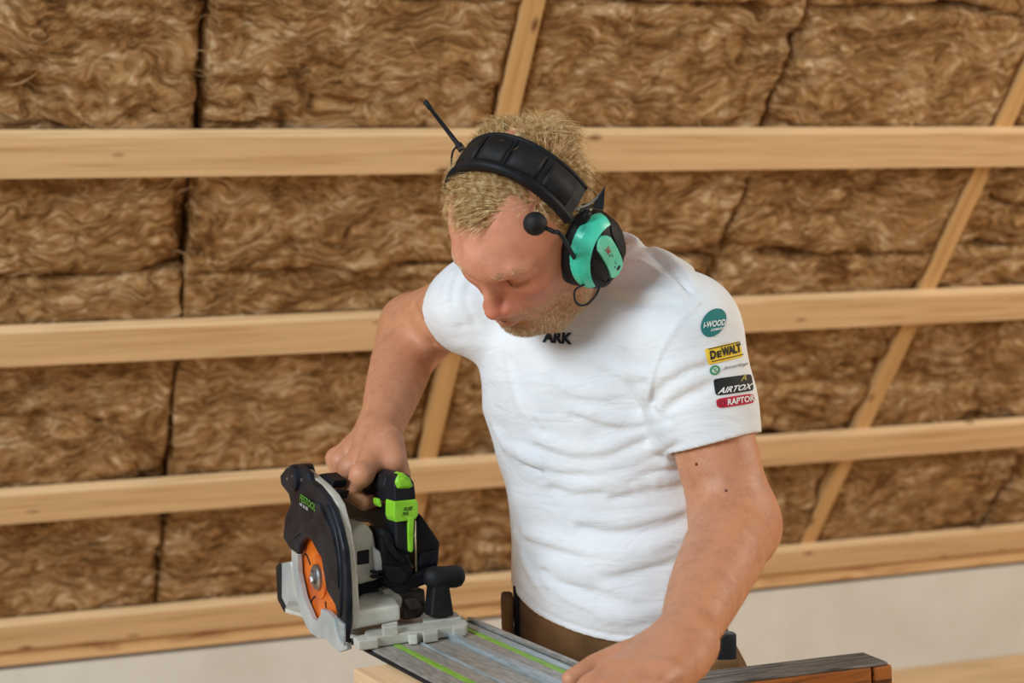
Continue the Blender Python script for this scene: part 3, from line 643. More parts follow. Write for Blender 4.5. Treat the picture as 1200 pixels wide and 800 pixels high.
# ------------------------------------------------------------------ hair: strands rooted on the scalp and the jaw
def strand_mesh(roots, dirs, nrms, lens, rad, curl=.0, seg=3, lift=.35, grav=0.):
    """three-sided tapering strands; dirs are combing directions, nrms scalp normals"""
    n = len(roots); t = nrms*lift+dirs; t /= np.linalg.norm(t, axis=1)[:, None]
    sidev = np.cross(t, nrms); sidev /= np.linalg.norm(sidev, axis=1)[:, None]+1e-9; P_ = roots-nrms*.0008; rings = []
    for i in range(seg+1):
        f = i/seg; r = rad*(1-.8*f); b = np.cross(sidev, t)
        for a in (0, 2.094, 4.189): rings.append(P_+sidev*(math.cos(a)*r)+b*(math.sin(a)*r))
        if i < seg:
            P_ = P_+t*(lens/seg)[:, None]; t = t*(1-.0)+dirs*.28-nrms*(lift*.30)+sidev*(rng.normal(0, curl, n))[:, None]+np.array([0, 0, -grav]); t /= np.linalg.norm(t, axis=1)[:, None]
    V = np.stack(rings, 1).reshape(-1, 3); m = 3*(seg+1); base = (np.arange(n)*m)[:, None]; F = []
    for i in range(seg):
        for j in range(3): F.append(base+np.array([[i*3+j, i*3+(j+1) % 3, i*3+3+(j+1) % 3, i*3+3+j]]))
    return V, np.concatenate(F)
def surf_samples(V, F, n, weight):
    """random points on quads (area times weight per face)"""
    V = np.asarray(V); a, b, c, d = (V[F[:, i]] for i in range(4)); nr = np.cross(c-a, d-b); ar = np.linalg.norm(nr, axis=1); w_ = ar*weight; w_ /= w_.sum()
    i = rng.choice(len(F), n, p=w_); u = rng.random((n, 1)); v = rng.random((n, 1)); nr = nr/(ar[:, None]+1e-12)
    return (a[i]*(1-u)+b[i]*u)*(1-v)+(d[i]*(1-u)+c[i]*u)*v, nr[i]
fc = hv_local[hfa].mean(1)*1000                                          # face centres in the head's frame (mm)
nsgn = 1.0
_a, _b, _c, _d = (hv_local[hfa[:, i]] for i in range(4)); fn = np.cross(_c-_a, _d-_b); fn /= np.linalg.norm(fn, axis=1)[:, None]+1e-12
if (fn*(fc-np.array([0, 40, 0]))).sum(1).mean() < 0: nsgn = -1.0
fF, fU, fL = fc.T
sm = lambda x, a, b: np.clip((x-a)/(b-a), 0, 1)**2*(3-2*np.clip((x-a)/(b-a), 0, 1))
# receding hairline: height of the edge above the ears, bays over the temples, a thin spot behind the headband
edge = 104+np.clip(-fL, 0, 60)*.12+12*np.exp(-((np.abs(fL)-42)/16)**2)-np.clip(np.abs(fL)-52, 0, 40)*1.3
front = sm(fU, edge-5, edge+7)
side = sm(-fF, -42, -26)*sm(fU, -22, 0)
scalp = np.where(fF > 30, front, np.maximum(front, side))*(fU > -38)
thin = 1-.86*np.exp(-(((fF+42)/20)**2+((fL-14)/30)**2))*(fU > 90)
wt = scalp*thin*np.where((fF > -16) & (fF < 19) & (fU > 62), 0, 1)
def to_world(v): return HO+HS*(v@HM)
def dir_world(v): return v@HM
r_, n_ = surf_samples(hv_local, hfa, 15000, wt); n_ = n_*nsgn
R_ = r_*1000; F_, U_, L_ = R_.T; dv = np.zeros_like(r_)
top = sm(U_, 60, 105)
dv += (1-top)[:, None]*np.stack([-.25+0*F_, -1.+0*F_, 0*F_], 1)
fr = sm(F_, 5, 50)
dv += (top*fr)[:, None]*np.stack([.55+.0*F_, .05+0*F_, -1.0+0*F_], 1)                        # fringe swept to his right
dv += (top*(1-fr))[:, None]*np.stack([-.75+0*F_, .15+0*F_, .55*np.sign(L_)], 1)
cl = np.stack([vnoise(F_*.001, L_*.001, 42, 91)-.5, vnoise(U_*.001, L_*.001, 42, 92)-.5, vnoise(F_*.001, U_*.001, 42, 93)-.5], 1)
dv += cl*2.2+rng.normal(0, .13, dv.shape)
dv -= n_*(dv*n_).sum(1)[:, None]; dv /= np.linalg.norm(dv, axis=1)[:, None]
ln = (.019+.016*top+.016*sm(-F_, -10, 50)*top)*(.7+.6*rng.random(len(F_)))*HS
V, Fc = strand_mesh(to_world(r_), dir_world(dv), dir_world(n_), ln, .00042, .10, 5, lift=.42)
def hair_mat(name, dark, mid, light, sc=160):
    m, nt, bs = newmat(name); co = coords(nt); n = N(nt, 'ShaderNodeTexNoise', Scale=sc, Detail=3); nt.links.new(co, n.inputs['Vector'])
    nt.links.new(ramp(nt, n.outputs['Fac'], [(.32, dark), (.5, mid), (.68, light)]), bs.inputs['Base Color'])
    bs.inputs['Roughness'].default_value = .45; bs.inputs['Specular IOR Level'].default_value = .35; return m
MT['hair'] = hair_mat('dark_blond_hair', srgb('8f6b3c'), srgb('c6a068'), srgb('f0dbac'))
MT['beard'] = hair_mat('blond_stubble', srgb('a88a64'), srgb('cbb08a'), srgb('ead9b8'), 260)
MT['lash'] = hair_mat('lashes', srgb('6a4c30'), srgb('80603c'), srgb('9a7850'))
MT['armhair'] = hair_mat('pale_arm_hair', srgb('b58a52'), srgb('d3aa6c'), srgb('ebcb92'), 260)
hair = mk('hair', V, Fc, 'hair', parent=person, M=PM, label='short tousled dark blond hair'); tag(hair, kind='stuff')
# beard
bd = sm(-fU, 20, 34)*sm(fF, -22, 0)*sm(fU, -112, -98)
bd *= 1-np.exp(-(((fU+41)/9.5)**2+(fL/30)**2)*1.0)*1.5*(fF > 82)                # lips free
bd *= np.where((fF > 88) & (fU > -28), np.exp(-(fL/30)**2), 1)
chk = np.exp(-(((fF-62)/34)**2+((fU+14)/20)**2)); bd *= 1-np.clip(chk*1.25, 0, 1)*(np.abs(fL) > 28)
bd = np.clip(bd, 0, 1)
r_, n_ = surf_samples(hv_local, hfa, 12000, bd); n_ = n_*nsgn
dv = np.tile(np.array([.35, -1., 0]), (len(r_), 1))+rng.normal(0, .35, r_.shape); dv -= n_*(dv*n_).sum(1)[:, None]; dv /= np.linalg.norm(dv, axis=1)[:, None]
ln = (.0042+.0040*sm(-r_[:, 1], .04, .08))*(.6+.7*rng.random(len(r_)))
V, Fc = strand_mesh(to_world(r_), dir_world(dv), dir_world(n_), ln, .00029, .1, 2, lift=.45)
tag(mk('beard', V, Fc, 'beard', parent=person, M=PM, label='short blond beard stubble'), kind='stuff')
# eyebrows and lashes
for sd_ in (1, -1):
    eb = np.exp(-((fU-46-4*np.exp(-((np.abs(fL)-30)/14)**2))/5)**2)*sm(np.abs(fL), 9, 16)*(1-sm(np.abs(fL), 44, 54))*(fF > 70)*(fL*sd_ > 0)
    r_, n_ = surf_samples(hv_local, hfa, 190, eb+1e-12); n_ = n_*nsgn
    dv = np.stack([np.full(len(r_), -.1), np.full(len(r_), .15), np.sign(r_[:, 2])], 1)+rng.normal(0, .2, r_.shape); dv -= n_*(dv*n_).sum(1)[:, None]; dv /= np.linalg.norm(dv, axis=1)[:, None]
    V, Fc = strand_mesh(to_world(r_), dir_world(dv), dir_world(n_), np.full(len(r_), .007), .00022, .1, 2, lift=.2)
    tag(mk('eyebrow', V, Fc, 'beard', parent=person, M=PM), kind='stuff')
    t_ = rng.random(60); lx = np.interp(t_, [0, .35, .7, 1], [88, 92, 91, 85]); lu = np.interp(t_, [0, .35, .7, 1], [21, 18.5, 18, 21]); ll = sd_*np.interp(t_, [0, .35, .7, 1], [17, 26, 34, 46])
    r_ = np.stack([lx, lu, ll], 1)*.001; n_ = np.tile(np.array([1., 0, 0]), (60, 1)); dv = np.stack([.3+0*lx, -1+0*lx, .3*sd_+0*lx], 1)+rng.normal(0, .12, (60, 3)); dv /= np.linalg.norm(dv, axis=1)[:, None]
    V, Fc = strand_mesh(to_world(r_), dir_world(dv), dir_world(n_), np.full(60, .0042), .0002, .05, 2, lift=.5)
    tag(mk('eyelashes', V, Fc, 'lash', parent=person, M=PM), kind='stuff')
# fine hair on both forearms
for (mv, mf, e0, w0, tag_) in ((av, afa, ELL_, WRL, 'l'), (bv, bfa, ELR, WRR, 'r')):
    c_ = mv[mf].mean(1); ax_ = w0-e0; t_ = ((c_-e0)@ax_)/(ax_@ax_); wgt = sm(t_, -.15, .15)*(1-sm(t_, .95, 1.2))
    r_, n_ = surf_samples(mv, mf, 2600, wgt+1e-9); out_ = r_-(e0+((r_-e0)@ax_/(ax_@ax_))[:, None]*ax_)
    if (n_*out_).sum(1).mean() < 0: n_ = -n_
    dv = np.tile(nrm(ax_), (len(r_), 1))+rng.normal(0, .45, r_.shape); dv -= n_*(dv*n_).sum(1)[:, None]; dv /= np.linalg.norm(dv, axis=1)[:, None]
    V, Fc = strand_mesh(r_, dv, n_, .010*(.6+.8*rng.random(len(r_))), .00012, .1, 2, lift=.35)
    tag(mk('arm_hair', V, Fc, 'armhair', parent=person, M=PM), kind='stuff')
# ------------------------------------------------------------------ ear defenders with headband, microphone and antenna
head_bvh = BVHTree.FromPolygons([Vector(p) for p in head_w], hfa.tolist())
def head_depth(x, y):
    r = head_bvh.ray_cast(Vector(CC), Vector(nrm(ray(x, y))))
    return (np.array(r[0])-CC)@CF if r[0] is not None else None
EM = frame(H(0, 40, 0), HL, HF, HU) if np.linalg.det(np.array([HL, HF, HU])) > 0 else frame(H(0, 40, 0), -HL, HF, HU)
ear = empty('ear_defenders', EM, 'black and mint green ear defenders with boom microphone worn over blond hair', 'ear defenders')
def band(w0, w1, t0, t1, ph0, ph1, n=44, d0=38, ht=107, wd=86, lift=None):
    """strip over the head: cross-section w (front-back) by t (thickness), ph from his right to his left"""
    a = math.radians(1.5); V = []; rings = []
    for ph in np.linspace(ph0, ph1, n):
        p = math.radians(ph); ring = []
        for w_, t_ in ((w0, t0), (w0, t1), ((w0*.5+w1*.5), t1+1.5), (w1, t1), (w1, t0), ((w0+w1)*.5, t0+.8)):
            d = d0+(ht+t_)*math.cos(p); l = 6.5+(wd+t_)*math.sin(p)
            ring.append(H(-d*math.sin(a)+w_*math.cos(a), d*math.cos(a)+w_*math.sin(a), l))
        rings.append(np.array(ring))
    return loft(rings)
V, Fc = band(-20, 25, 0, 6, -62, 70); hb = mk('headband', V, Fc, 'rubber', parent=ear, smooth=False, label='padded black headband')
V, Fc = band(20, 30, -1, 8.5, -62, 72); mk('edge_piping', V, Fc, 'black', parent=hb, smooth=True)
V, Fc = band(-24, -19, -1, 6.5, -62, 70); mk('edge_piping', V, Fc, 'black', parent=hb, smooth=True)
for ph in (-38, -14, 12, 38):
    V, Fc = band(-17, 20, 6.5, 8.0, ph-.6, ph+.6, 4); mk('stitched_seam', V, Fc, 'black', parent=hb)
for ph in (-50, -26, -1, 25, 52):
    V, Fc = band(-16, 18, 5.8, 7.4, ph-10.6, ph+10.6, 10); mk('pad', V, Fc, 'rubber', parent=hb, smooth=True)
def cup(sgn):
    cf, cu_ = (3., -2.) if sgn > 0 else (-15., -20.); toe = math.radians(13); ins = 3 if sgn > 0 else 4
    def H(f, u, l):
        f, u, k = f-cf, u-cu_, abs(l)-75; f, k = f*math.cos(toe)+k*math.sin(toe), k*math.cos(toe)-f*math.sin(toe)
        return globals()['H'](f+cf, u+cu_, sgn*(k+75-ins))
    def ring(L, ru, rf, n=40): return np.array([H(cf+rf*math.sin(t), cu_+ru*math.cos(t), sgn*L) for t in np.linspace(0, 2*math.pi, n+1)[:-1]])
    def DP(f, u, rs=0):
        s = min(1., math.hypot(u/53, f/43)); return H(cf+f, cu_+u, sgn*(98+27*math.sqrt(max(0, 1-s*s))+rs))
    V, Fc = loft([ring(66, 42, 33), ring(68, 52, 43), ring(74, 57, 48), ring(81, 56, 47), ring(84, 50, 41)]); c = mk('ear_cushion', V, Fc, 'rubber', parent=ear, smooth=True)
    sh = [ring(82, 50, 41), ring(85, 53, 44), ring(92, 54, 44.5), ring(97, 53.3, 43.3)]
    for s in (1., .97, .92, .84, .74, .6, .45, .3, .12): sh.append(np.array([DP(43*s*math.sin(t), 53*s*math.cos(t)) for t in np.linspace(0, 2*math.pi, 41)[:-1]]))
    V, Fc = loft(sh); shell = mk('ear_cup', V, Fc, 'black', parent=ear, smooth=True)
    def patch(fn, nu, nv, mat, name, thick=1.6, label=None):
        g = [[fn(i/(nu-1), j/(nv-1)) for j in range(nv)] for i in range(nu)]
        top = [[DP(f, u, rs+thick) for f, u, rs in r] for r in g]; bot = [[DP(f, u, rs-1.5) for f, u, rs in r] for r in g]
        V = np.array([p for r in top for p in r]+[p for r in bot for p in r]); k = nu*nv; Fq = []
        for i in range(nu-1):
            for j in range(nv-1): a = i*nv+j; Fq += [[a, a+1, a+nv+1, a+nv], [k+a, k+a+nv, k+a+nv+1, k+a+1]]
        rim = [j for j in range(nv)]+[i*nv+nv-1 for i in range(1, nu)]+[(nu-1)*nv+j for j in range(nv-2, -1, -1)]+[i*nv for i in range(nu-2, 0, -1)]
        for a, b in zip(rim, rim[1:]+rim[:1]): Fq.append([a, k+a, k+b, b])
        return mk(name, V, Fq, mat, parent=shell, smooth=False, label=label)
    def cring(s, t):
        th = math.radians(-42+s*165); ww = .30*math.sin(math.pi*min(1, max(0, .12+.8*s)))**.5; r = 1.0-ww*t; f, u = 43*r*math.sin(th), 53*r*math.cos(th)
        return f, u, 0
    patch(cring, 34, 8, 'teal', 'mint_rim', 1.8, 'mint green rim')
    def plate(s, t):
        u = -34+70*s; wv = 11.5*min(1, (1-abs(2*s-1)**5)+.25); return (2*t-1)*wv, u, 0
    pl = patch(plate, 16, 7, 'palemint', 'mint_plate', 3.0, 'pale mint control plate')
    def pan(f0, f1, u0, u1):
        def fn(s, t):
            e = math.sin(math.pi*min(1, max(0, s)))**.4; fm = (f0+f1)/2; return fm+(t-.5)*(f1-f0)*max(.15, e), u0+(u1-u0)*s, 0
        return fn
    patch(pan(14, 28, -30, 20), 12, 6, 'rubber', 'button_panel', 1.8); patch(pan(-31, -14, -22, 30), 12, 6, 'rubber', 'button_panel', 1.8)
    patch(pan(12, 24, -40, -27), 8, 6, 'black', 'round_button', 3.0)
    def flat(fu_list, mat, name, rs):
        V = np.array([DP(f, u, rs) for f, u in fu_list]); return mk(name, V, [list(range(len(V)))], mat, parent=shell)
    flat([(-2+3.4*math.cos(t), -20+3.4*math.sin(t)) for t in np.linspace(0, 2*math.pi, 15)[:-1]], 'black', 'power_button', 3.4)
    flat([(2.5, 12), (3.6, 12), (3.6, -14), (2.5, -14)], 'darkprint', 'print_line', 3.4); flat([(-.5, 10), (.4, 10), (.4, -10), (-.5, -10)], 'darkprint', 'print_line', 3.4)
    tv2, tf2 = text2d('3M', offset=.02)
    V = np.array([DP(3.4-7.0*y*1. if False else 5-7.*y, 23-9*x, 3.4) for x, y in tv2]); mk('print', V, tf2, MT['redprint'], parent=shell)
    V, Fc = tube([H(3, 49, sgn*92), H(-6, 58, sgn*100), H(-10, 60, sgn*101)], [.008, .006, .004]); mk('bracket', V, Fc, 'black', parent=shell, smooth=True)
    return shell
MT['redprint'] = plain('red_print', srgb('a8433c'), .7)
cL = cup(1); cR = cup(-1)
# spring wires between band and cups
def wire(pts, r, mat, name, n=30, parent=ear): V, Fc = tube(spline(pts, n), r); return mk(name, V, Fc, mat, parent=parent, smooth=True)
wire([H(2, 66, 92), P(653, 226, 1.905), P(654, 238, 1.90), P(672, 244, 1.90), P(688, 240, 1.905), P(699, 232, 1.91), P(704, 226, 1.915)], .0014, 'steel', 'spring_wire')
wire([H(-18, 70, 90), P(672, 217, 1.93), P(688, 219, 1.93), P(696, 225, 1.93), P(700, 233, 1.92), H(-6, 58, 100)], .0014, 'brass', 'spring_wire')
wire([H(2, 66, -86), H(4, 62, -104), H(2, 52, -108)], .0014, 'steel', 'spring_wire'); wire([H(-18, 70, -84), H(-14, 62, -104), H(-6, 52, -108)], .0014, 'brass', 'spring_wire')
V, Fc = prism([P(693, 243, 1.915), P(700, 232, 1.915), P(709, 217, 1.915), P(707, 246, 1.915)], -CF, .006, .001); mk('hinge_tab', V, Fc, 'black', parent=ear)
# boom microphone
md = head_depth(627, 262)-.022; mc = P(627, 262, md)
prof = [(-.0135*math.cos(t), .0135*math.sin(t)) for t in np.linspace(.05, math.pi-.05, 12)]
V, Fc = lathe(mc, HL, prof, 18); mi = mk('microphone', V, Fc, 'rubber', parent=ear, smooth=True, label='round black foam microphone')
wire([mc+(P(640, 267, md)-mc)*.7, P(648, 271, md-.004), P(658, 276, md-.006), H(38, 8, 88)], .0026, 'black', 'boom_arm', parent=mi)
# ear cable under the cup
wire([H(20, -44, 92), P(677, 337, 1.935), P(673, 348, 1.93), P(678, 357, 1.93), P(688, 356, 1.925), P(698, 346, 1.925), P(704, 334, 1.925), H(16, -48, 100)], .0013, 'black', 'cable', 40)
# antenna on his right cup
A0 = P(545, 180, 2.045); A1 = P(497.5, 118, 2.035)
V, Fc = tube([H(-6, 46, -106), A0], .004); an = mk('antenna_base', V, Fc, 'black', parent=ear, smooth=True)
V, Fc = tube([A0, bez(A0, A1, .08), bez(A0, A1, .17), bez(A0, A1, .2), bez(A0, A1, .84), bez(A0, A1, .86), bez(A0, A1, .99), A1], [.0035, .0048, .0046, .0030, .0024, .0032, .0032, .0015], 12); mk('antenna', V, Fc, 'black', parent=ear, smooth=True)
wire([bez(A0, A1, .16), P(531, 177, 2.045), P(529, 190, 2.05), P(530, 205, 2.055)], .0013, 'black', 'antenna_cable')
# ------------------------------------------------------------------ guide rail, workpiece, trestles
rail = empty('guide_rail', SM, 'long grey aluminium guide rail with two green strips under the saw', 'guide rail')
u0, u1 = -1.42, .030
def bar(name, v0, v1, w0, w1, mat, parent=rail, a=u0, b=u1, bev=.0006, label=None):
    """length of profile along the rail's own frame; local X of the mesh runs along the rail"""
    return mk(name, *box((min(a*SG1, b*SG1), v0, w0), (max(a*SG1, b*SG1), v1, w1), bev), mat, parent=parent, local=True, label=label)
SG1 = 1 if np.allclose(np.array(SM)[:3, 0], SU) else -1
MT['alu'] = noisy('worn_aluminium', srgb('8e8a83'), srgb('b8b3aa'), 26, .45, .2, .0004, metallic=.4, stretch=(1.5, 9, 9))
MT['alulight'] = noisy('pale_aluminium', srgb('9aa6aa'), srgb('bccacf'), 30, .38, .1, .0003, metallic=.5, stretch=(1, 8, 8))
MT['greenstrip'] = noisy('green_glide_strip', srgb('6f9a2c'), srgb('93bf45'), 40, .5, stretch=(1, 8, 8))
bar('base_sheet', .0024, .167, -.0055, -.0022, 'alu')
bar('splinter_guard', -.0015, .0022, -.0060, -.0025, 'black')
bar('flange', .0026, .0295, -.0024, -.0004, 'alu'); bar('glide_strip', .0305, .0385, -.0024, .0001, 'greenstrip', label='green glide strip')
bar('flange', .0395, .060, -.0024, -.0004, 'alu'); bar('groove_rib', .060, .0635, -.0024, .0012, 'alulight')
bar('flange', .0640, .0985, -.0024, -.0008, 'alu'); bar('groove_rib', .0990, .1100, -.0024, .0042, 'alulight'); bar('groove_line', .1100, .1112, -.0024, -.0012, 'black')
bar('flange', .1112, .1345, -.0024, -.0004, 'alu'); bar('glide_strip', .1355, .1430, -.0024, .0001, 'greenstrip', label='green glide strip')
bar('flange', .1440, .1530, -.0024, .0004, 'alulight'); bar('flange', .1536, .1580, -.0024, -.0008, 'alulight'); bar('groove_line', .1582, .1608, -.0024, -.0014, 'black'); bar('edge_rib', .1610, .1670, -.0024, .0030, 'alu')
WK = frame(S(-.75, .055, -.0285), SU*SG1, SV, ZU)
wp = mk('timber_board', *box((-.64, -.097, -.0225), (.64, .097, .0225), .0015), 'ply', M=WK, local=True); tag(wp, 'fresh pale timber board lying under the guide rail', 'timber board')
TOPZ = Z0-.0515
def sawhorse(end_px, length, label, rotdir, name='sawhorse'):
    e = np.array(end_px); Mx = frame(np.array([e[0], e[1], 0]), rotdir, np.cross(ZU, rotdir), ZU)
    o = empty(name, Mx, label, 'sawhorse')
    L_ = length; zt = TOPZ
    mk('top_beam', *box((-L_, -.028, zt-.12), (-.0285, .028, zt-.004), .003, 2), 'oldwood', parent=o, local=True, label='orange brown weathered beam')
    mk('top_skin', *box((-L_, -.0285, zt-.0045), (-.006, .0285, zt), .0015, 1), 'greywood', parent=o, local=True, label='grey splintered upper face')
    mk('end_block', *box((-.0245, -.028, zt-.12), (0, .028, zt-.0045), .003, 2), 'oldwood', parent=o, local=True)
    for x in (-.05, -L_+.10):
        for s in (1, -1):
            p0 = np.array([x, s*.035, zt-.05]); p1 = np.array([x, s*.12, 0.0]); ax = nrm(p1-p0); sx = np.array([1., 0, 0]); sy = np.cross(ax, sx)
            V = [c+sx*a*.035+sy*b*.018 for c in (p0, p1) for a, b in ((-1, -1), (1, -1), (1, 1), (-1, 1))]
            V = np.array(V); V[4:, 2] = np.maximum(V[4:, 2], 0); V[4:, 2] = 0
            mk('leg', V, [[0, 1, 2, 3], [7, 6, 5, 4], [0, 4, 5, 1], [1, 5, 6, 2], [2, 6, 7, 3], [3, 7, 4, 0]], 'oldwood', parent=o, local=True)
        mk('cross_brace', *box((x-.02, -.09, .30), (x+.02, .09, .345), .002), 'oldwood', parent=o, local=True)
    return o
MT['oldwood'] = wood('weathered_orange_timber', srgb('a8642c'), srgb('3f210e'), srgb('1c1008'), (1.2, 16, 16))
MT['greywood'] = noisy('grey_weathered_grain', srgb('3d3833'), srgb('938d86'), 5, .9, .9, .003, stretch=(4, 70, 30), detail=8, bscale=14)
eb_ = SG(1037, 775, -.0515); eb_ = eb_
sawhorse(eb_+np.array([.0, .028, 0]), .86, 'old sawhorse with weathered orange brown beam beside the man', VB)
sawhorse(eb_+VB*-.02-SU*.98+np.array([.25, 0, 0]), .86, 'sawhorse carrying the board at the end away from the saw', VB)

# ------------------------------------------------------------------ circular saw
saw = empty('circular_saw', SM, 'hand-held circular saw with orange blade and lime green handle standing on the rail', 'circular saw')
def plate(name, px, v0, v1, mat, bev=.0025, seg=2, parent=saw, label=None, smooth=False, angle=.35, vref=None):
    """outline seen in the photograph on the upright plane v0, given real thickness to v1"""
    pts = [SP(x, y, v0 if vref is None else vref)+(0 if vref is None else SV*(v0-vref)) for x, y in px]
    V, Fc = prism(pts, SV, v1-v0, bev, seg, angle); return mk(name, V, Fc, mat, parent=parent, label=label, smooth=smooth)
BV0 = -.006
bc = SP(375.5, 675.5, BV0); 
# blade with teeth
R0 = .074; rings = []; nt_ = 42
prof = []
for i in range(nt_*4):
    a = 2*math.pi*i/(nt_*4); r = R0-(.0045 if i % 4 in (2,) else (.003 if i % 4 == 3 else (.0015 if i % 4 == 1 else 0))); prof.append((a, r))
def ringp(rad, v): return np.array([bc+SU*(rad(i)*math.cos(a))+ZU*(rad(i)*math.sin(a))+SV*v for i, (a, _) in enumerate(prof)])
V, Fc = loft([ringp(lambda i: .012, -.0011), ringp(lambda i: prof[i][1], -.0011), ringp(lambda i: prof[i][1], .0011), ringp(lambda i: .012, .0011)], True)
blade = mk('saw_blade', V, Fc, 'orange', parent=saw, label='orange saw blade')
for a in range(5):
    an = a*2*math.pi/5+.3; c = [bc+SU*(r*math.cos(an+da))+ZU*(r*math.sin(an+da))-SV*.0014 for r, da in ((.034, 0), (.042, .10), (.050, .13), (.056, .08))]
    V, Fc = tube(spline(c, 8), .0012, 5); mk('expansion_slot', V, Fc, 'darkprint', parent=blade)
V, Fc = lathe(bc-SV*.0012, -SV, [(0, .027), (.0016, .027), (.0018, .0255), (.0018, .018)], 28); mk('blade_flange', V, Fc, 'orange', parent=blade, smooth=False)
V, Fc = lathe(bc-SV*.0025, -SV, [(0, .0165), (.004, .016), (.006, .0135), (.006, .009)], 28); mk('clamp_washer', V, Fc, 'steel', parent=blade)
V, Fc = lathe(bc-SV*.008, -SV, [(0, .0085), (.003, .0085), (.0032, .0075), (.001, .0045)], 6); mk('blade_bolt', V, Fc, 'steel', parent=blade)
# black upper guard with dust spout
GUARD = [(327.5, 557), (333.5, 549), (344, 543.8), (351, 545), (361, 554), (361, 561), (370, 568), (380, 580.5), (389, 595.5), (396.5, 618), (402.5, 645), (405, 680), (406, 710), (405, 734), (402, 754),
         (394.5, 723.5), (392.5, 710), (382, 692), (378.5, 669.5), (376, 654), (372, 648), (364, 633), (357.5, 629.5), (351.5, 636), (348, 650), (339.5, 643.5), (331, 630), (333.5, 606), (340, 589.5), (338, 580), (329, 568.5)]
gd = plate('upper_guard', GUARD, -.0185, -.0098, 'guard', .0035, 3, label='scuffed black blade guard')
plate('guard_panel', [(341, 606), (350, 582), (374, 590), (388, 622), (395, 655), (396, 690), (386, 680), (379, 652), (366, 630), (352, 624), (342, 632)], -.0205, -.017, 'guard', .0018, 2, parent=gd)
V, Fc = tube([SP(x, y, -.0185) for x, y in spline([(384, 592), (393, 620), (399, 655), (400.5, 690), (399, 722)], 20)], .0026, 8); mk('guard_rib', V, Fc, 'guard', parent=gd, smooth=True)
dc = SP(343, 560, -.022); V, Fc = lathe(dc+SV*.025, -SV, [(0, .0165), (.020, .0172), (.026, .0162), (.027, .012)], 28); mk('dust_spout', V, Fc, 'guard', parent=saw, smooth=False)
for x, y in ((337, 561), (343, 558), (354, 562)):
    V, Fc = lathe(SP(x, y, -.0235)-SV*.0002, -SV, [(0, .0022), (.001, .002), (.001, .001)], 12); mk('screw', V, Fc, 'steel', parent=gd)
# lettering on the guard
def print_px(body, o, ex, ey, v, mat, parent, shear=0, offset=0.01, name='lettering'):
    tv2, tf2 = text2d(body, shear, offset); V = np.array([SP(o[0]+ex[0]*x+ey[0]*y, o[1]+ex[1]*x+ey[1]*y, v) for x, y in tv2]); return mk(name, V, tf2, mat, parent=parent)
print_px('FESTOOL', (351.3, 586.5), (18, 12.5), (.8, -8.0), -.0213, 'printgreen', gd, offset=.0)
print_px('HK 55 EB', (351.0, 591.5), (9.5, 6.8), (.3, -3.4), -.0213, 'white', gd, offset=.0)
# cream housing rim behind the guard
RIM = [(344, 544), (350, 544.5), (357, 547), (366, 555), (381, 568), (391, 579), (398, 591), (405, 618), (409.5, 648), (412.5, 677), (414.5, 712), (412, 736), (404, 741), (398, 700), (388, 640), (372, 590), (352, 560)]
plate('blade_housing', [(x-2.5, y+.5) for x, y in RIM], -.0096, .0005, 'cream', .002, 2, label='cream housing rim')
plate('blade_housing_back', [(352, 560), (388, 590), (404, 640), (407, 690), (405, 735), (380, 738), (352, 715), (343, 690), (341, 640)], .002, .012, 'cream', .001, 1)
plate('latch', [(366.5, 557), (379, 554.5), (391, 563), (389, 572), (380, 570)], .002, .020, 'black', .0015); plate('latch_tooth', [(388, 574), (399, 575), (396, 585)], .004, .016, 'black', .001)
# pale lower guard
LG = [(341.5, 652), (348, 650), (349, 672), (355, 699.5), (365, 723.5), (371, 727), (375, 720.5), (376, 713), (383, 716), (390.5, 723.5), (394, 740), (399.5, 753.5), (405.5, 753.5), (406, 761), (397, 764), (389, 756.5), (381.5, 748), (372.5, 747.5), (363.5, 741.5), (357.5, 731), (352, 717.5), (345, 690)]
lg = plate('lower_guard', LG, -.0165, -.0095, 'greyguard', .0012, 2, label='pale grey lower guard')
plate('riving_tip', [(395, 723.5), (402, 731), (402.5, 757), (399.5, 745)], -.0212, -.0180, 'alulight', .0004, 1, parent=lg)
plate('depth_flange', [(325, 664), (329, 660), (341, 657.5), (352.5, 714.5), (334, 715), (327, 701)], .010, .030, 'greyguard', .001, 1); 
plate('depth_flange_edge', [(323, 664), (326, 660), (329, 661), (329, 700), (336, 714), (351, 714), (350, 717.5), (333, 717.5), (325, 702)], .0085, .012, 'black', .0005, 1)
# base plate with stepped cream castings
def slab(name, px, w, t, mat, bev=.0015, parent=saw, label=None):
    pts = [SG(x, y, w) for x, y in px]; V, Fc = prism(pts, -ZU, t, bev, 2, .5); return mk(name, V, Fc, mat, parent=parent, label=label)
bp = slab('base_plate', [(407, 742), (430, 746), (455, 743), (505, 735.5), (548, 729.5), (543, 722), (520, 717), (470, 716), (425, 722), (400, 728), (380, 724), (352, 703), (338, 703), (334, 713), (352, 718), (385, 736)], .0055, .0052, 'cream', .001, label='cream base plate')
slab('base_front', [(427, 742.5), (432, 747.5), (478, 740.5), (490, 740), (514, 736), (548, 731), (546, 725.5), (524, 725), (500, 728), (450, 733.5), (428, 737)], .0125, .0122, 'cream', .0016)
for q_ in ([(477, 738.5), (479, 744), (489, 743.5), (490, 738)], [(494, 737), (496, 742.5), (513, 740), (514, 734.5)], [(528, 729), (531, 736), (546, 734), (548, 727)], [(414, 746), (420, 751), (443, 748), (443, 742.5), (424, 743)], [(447, 731), (449, 735), (466, 733), (466, 727)]):
    slab('base_lug', q_, .0118 if q_[0][0] != 447 else .022, .0114, 'cream', .0016)
def FP(x, y, u): return onplane(x, y, E0+SU*u, SU)      # photo pixel on the upright plane square to the rail at u
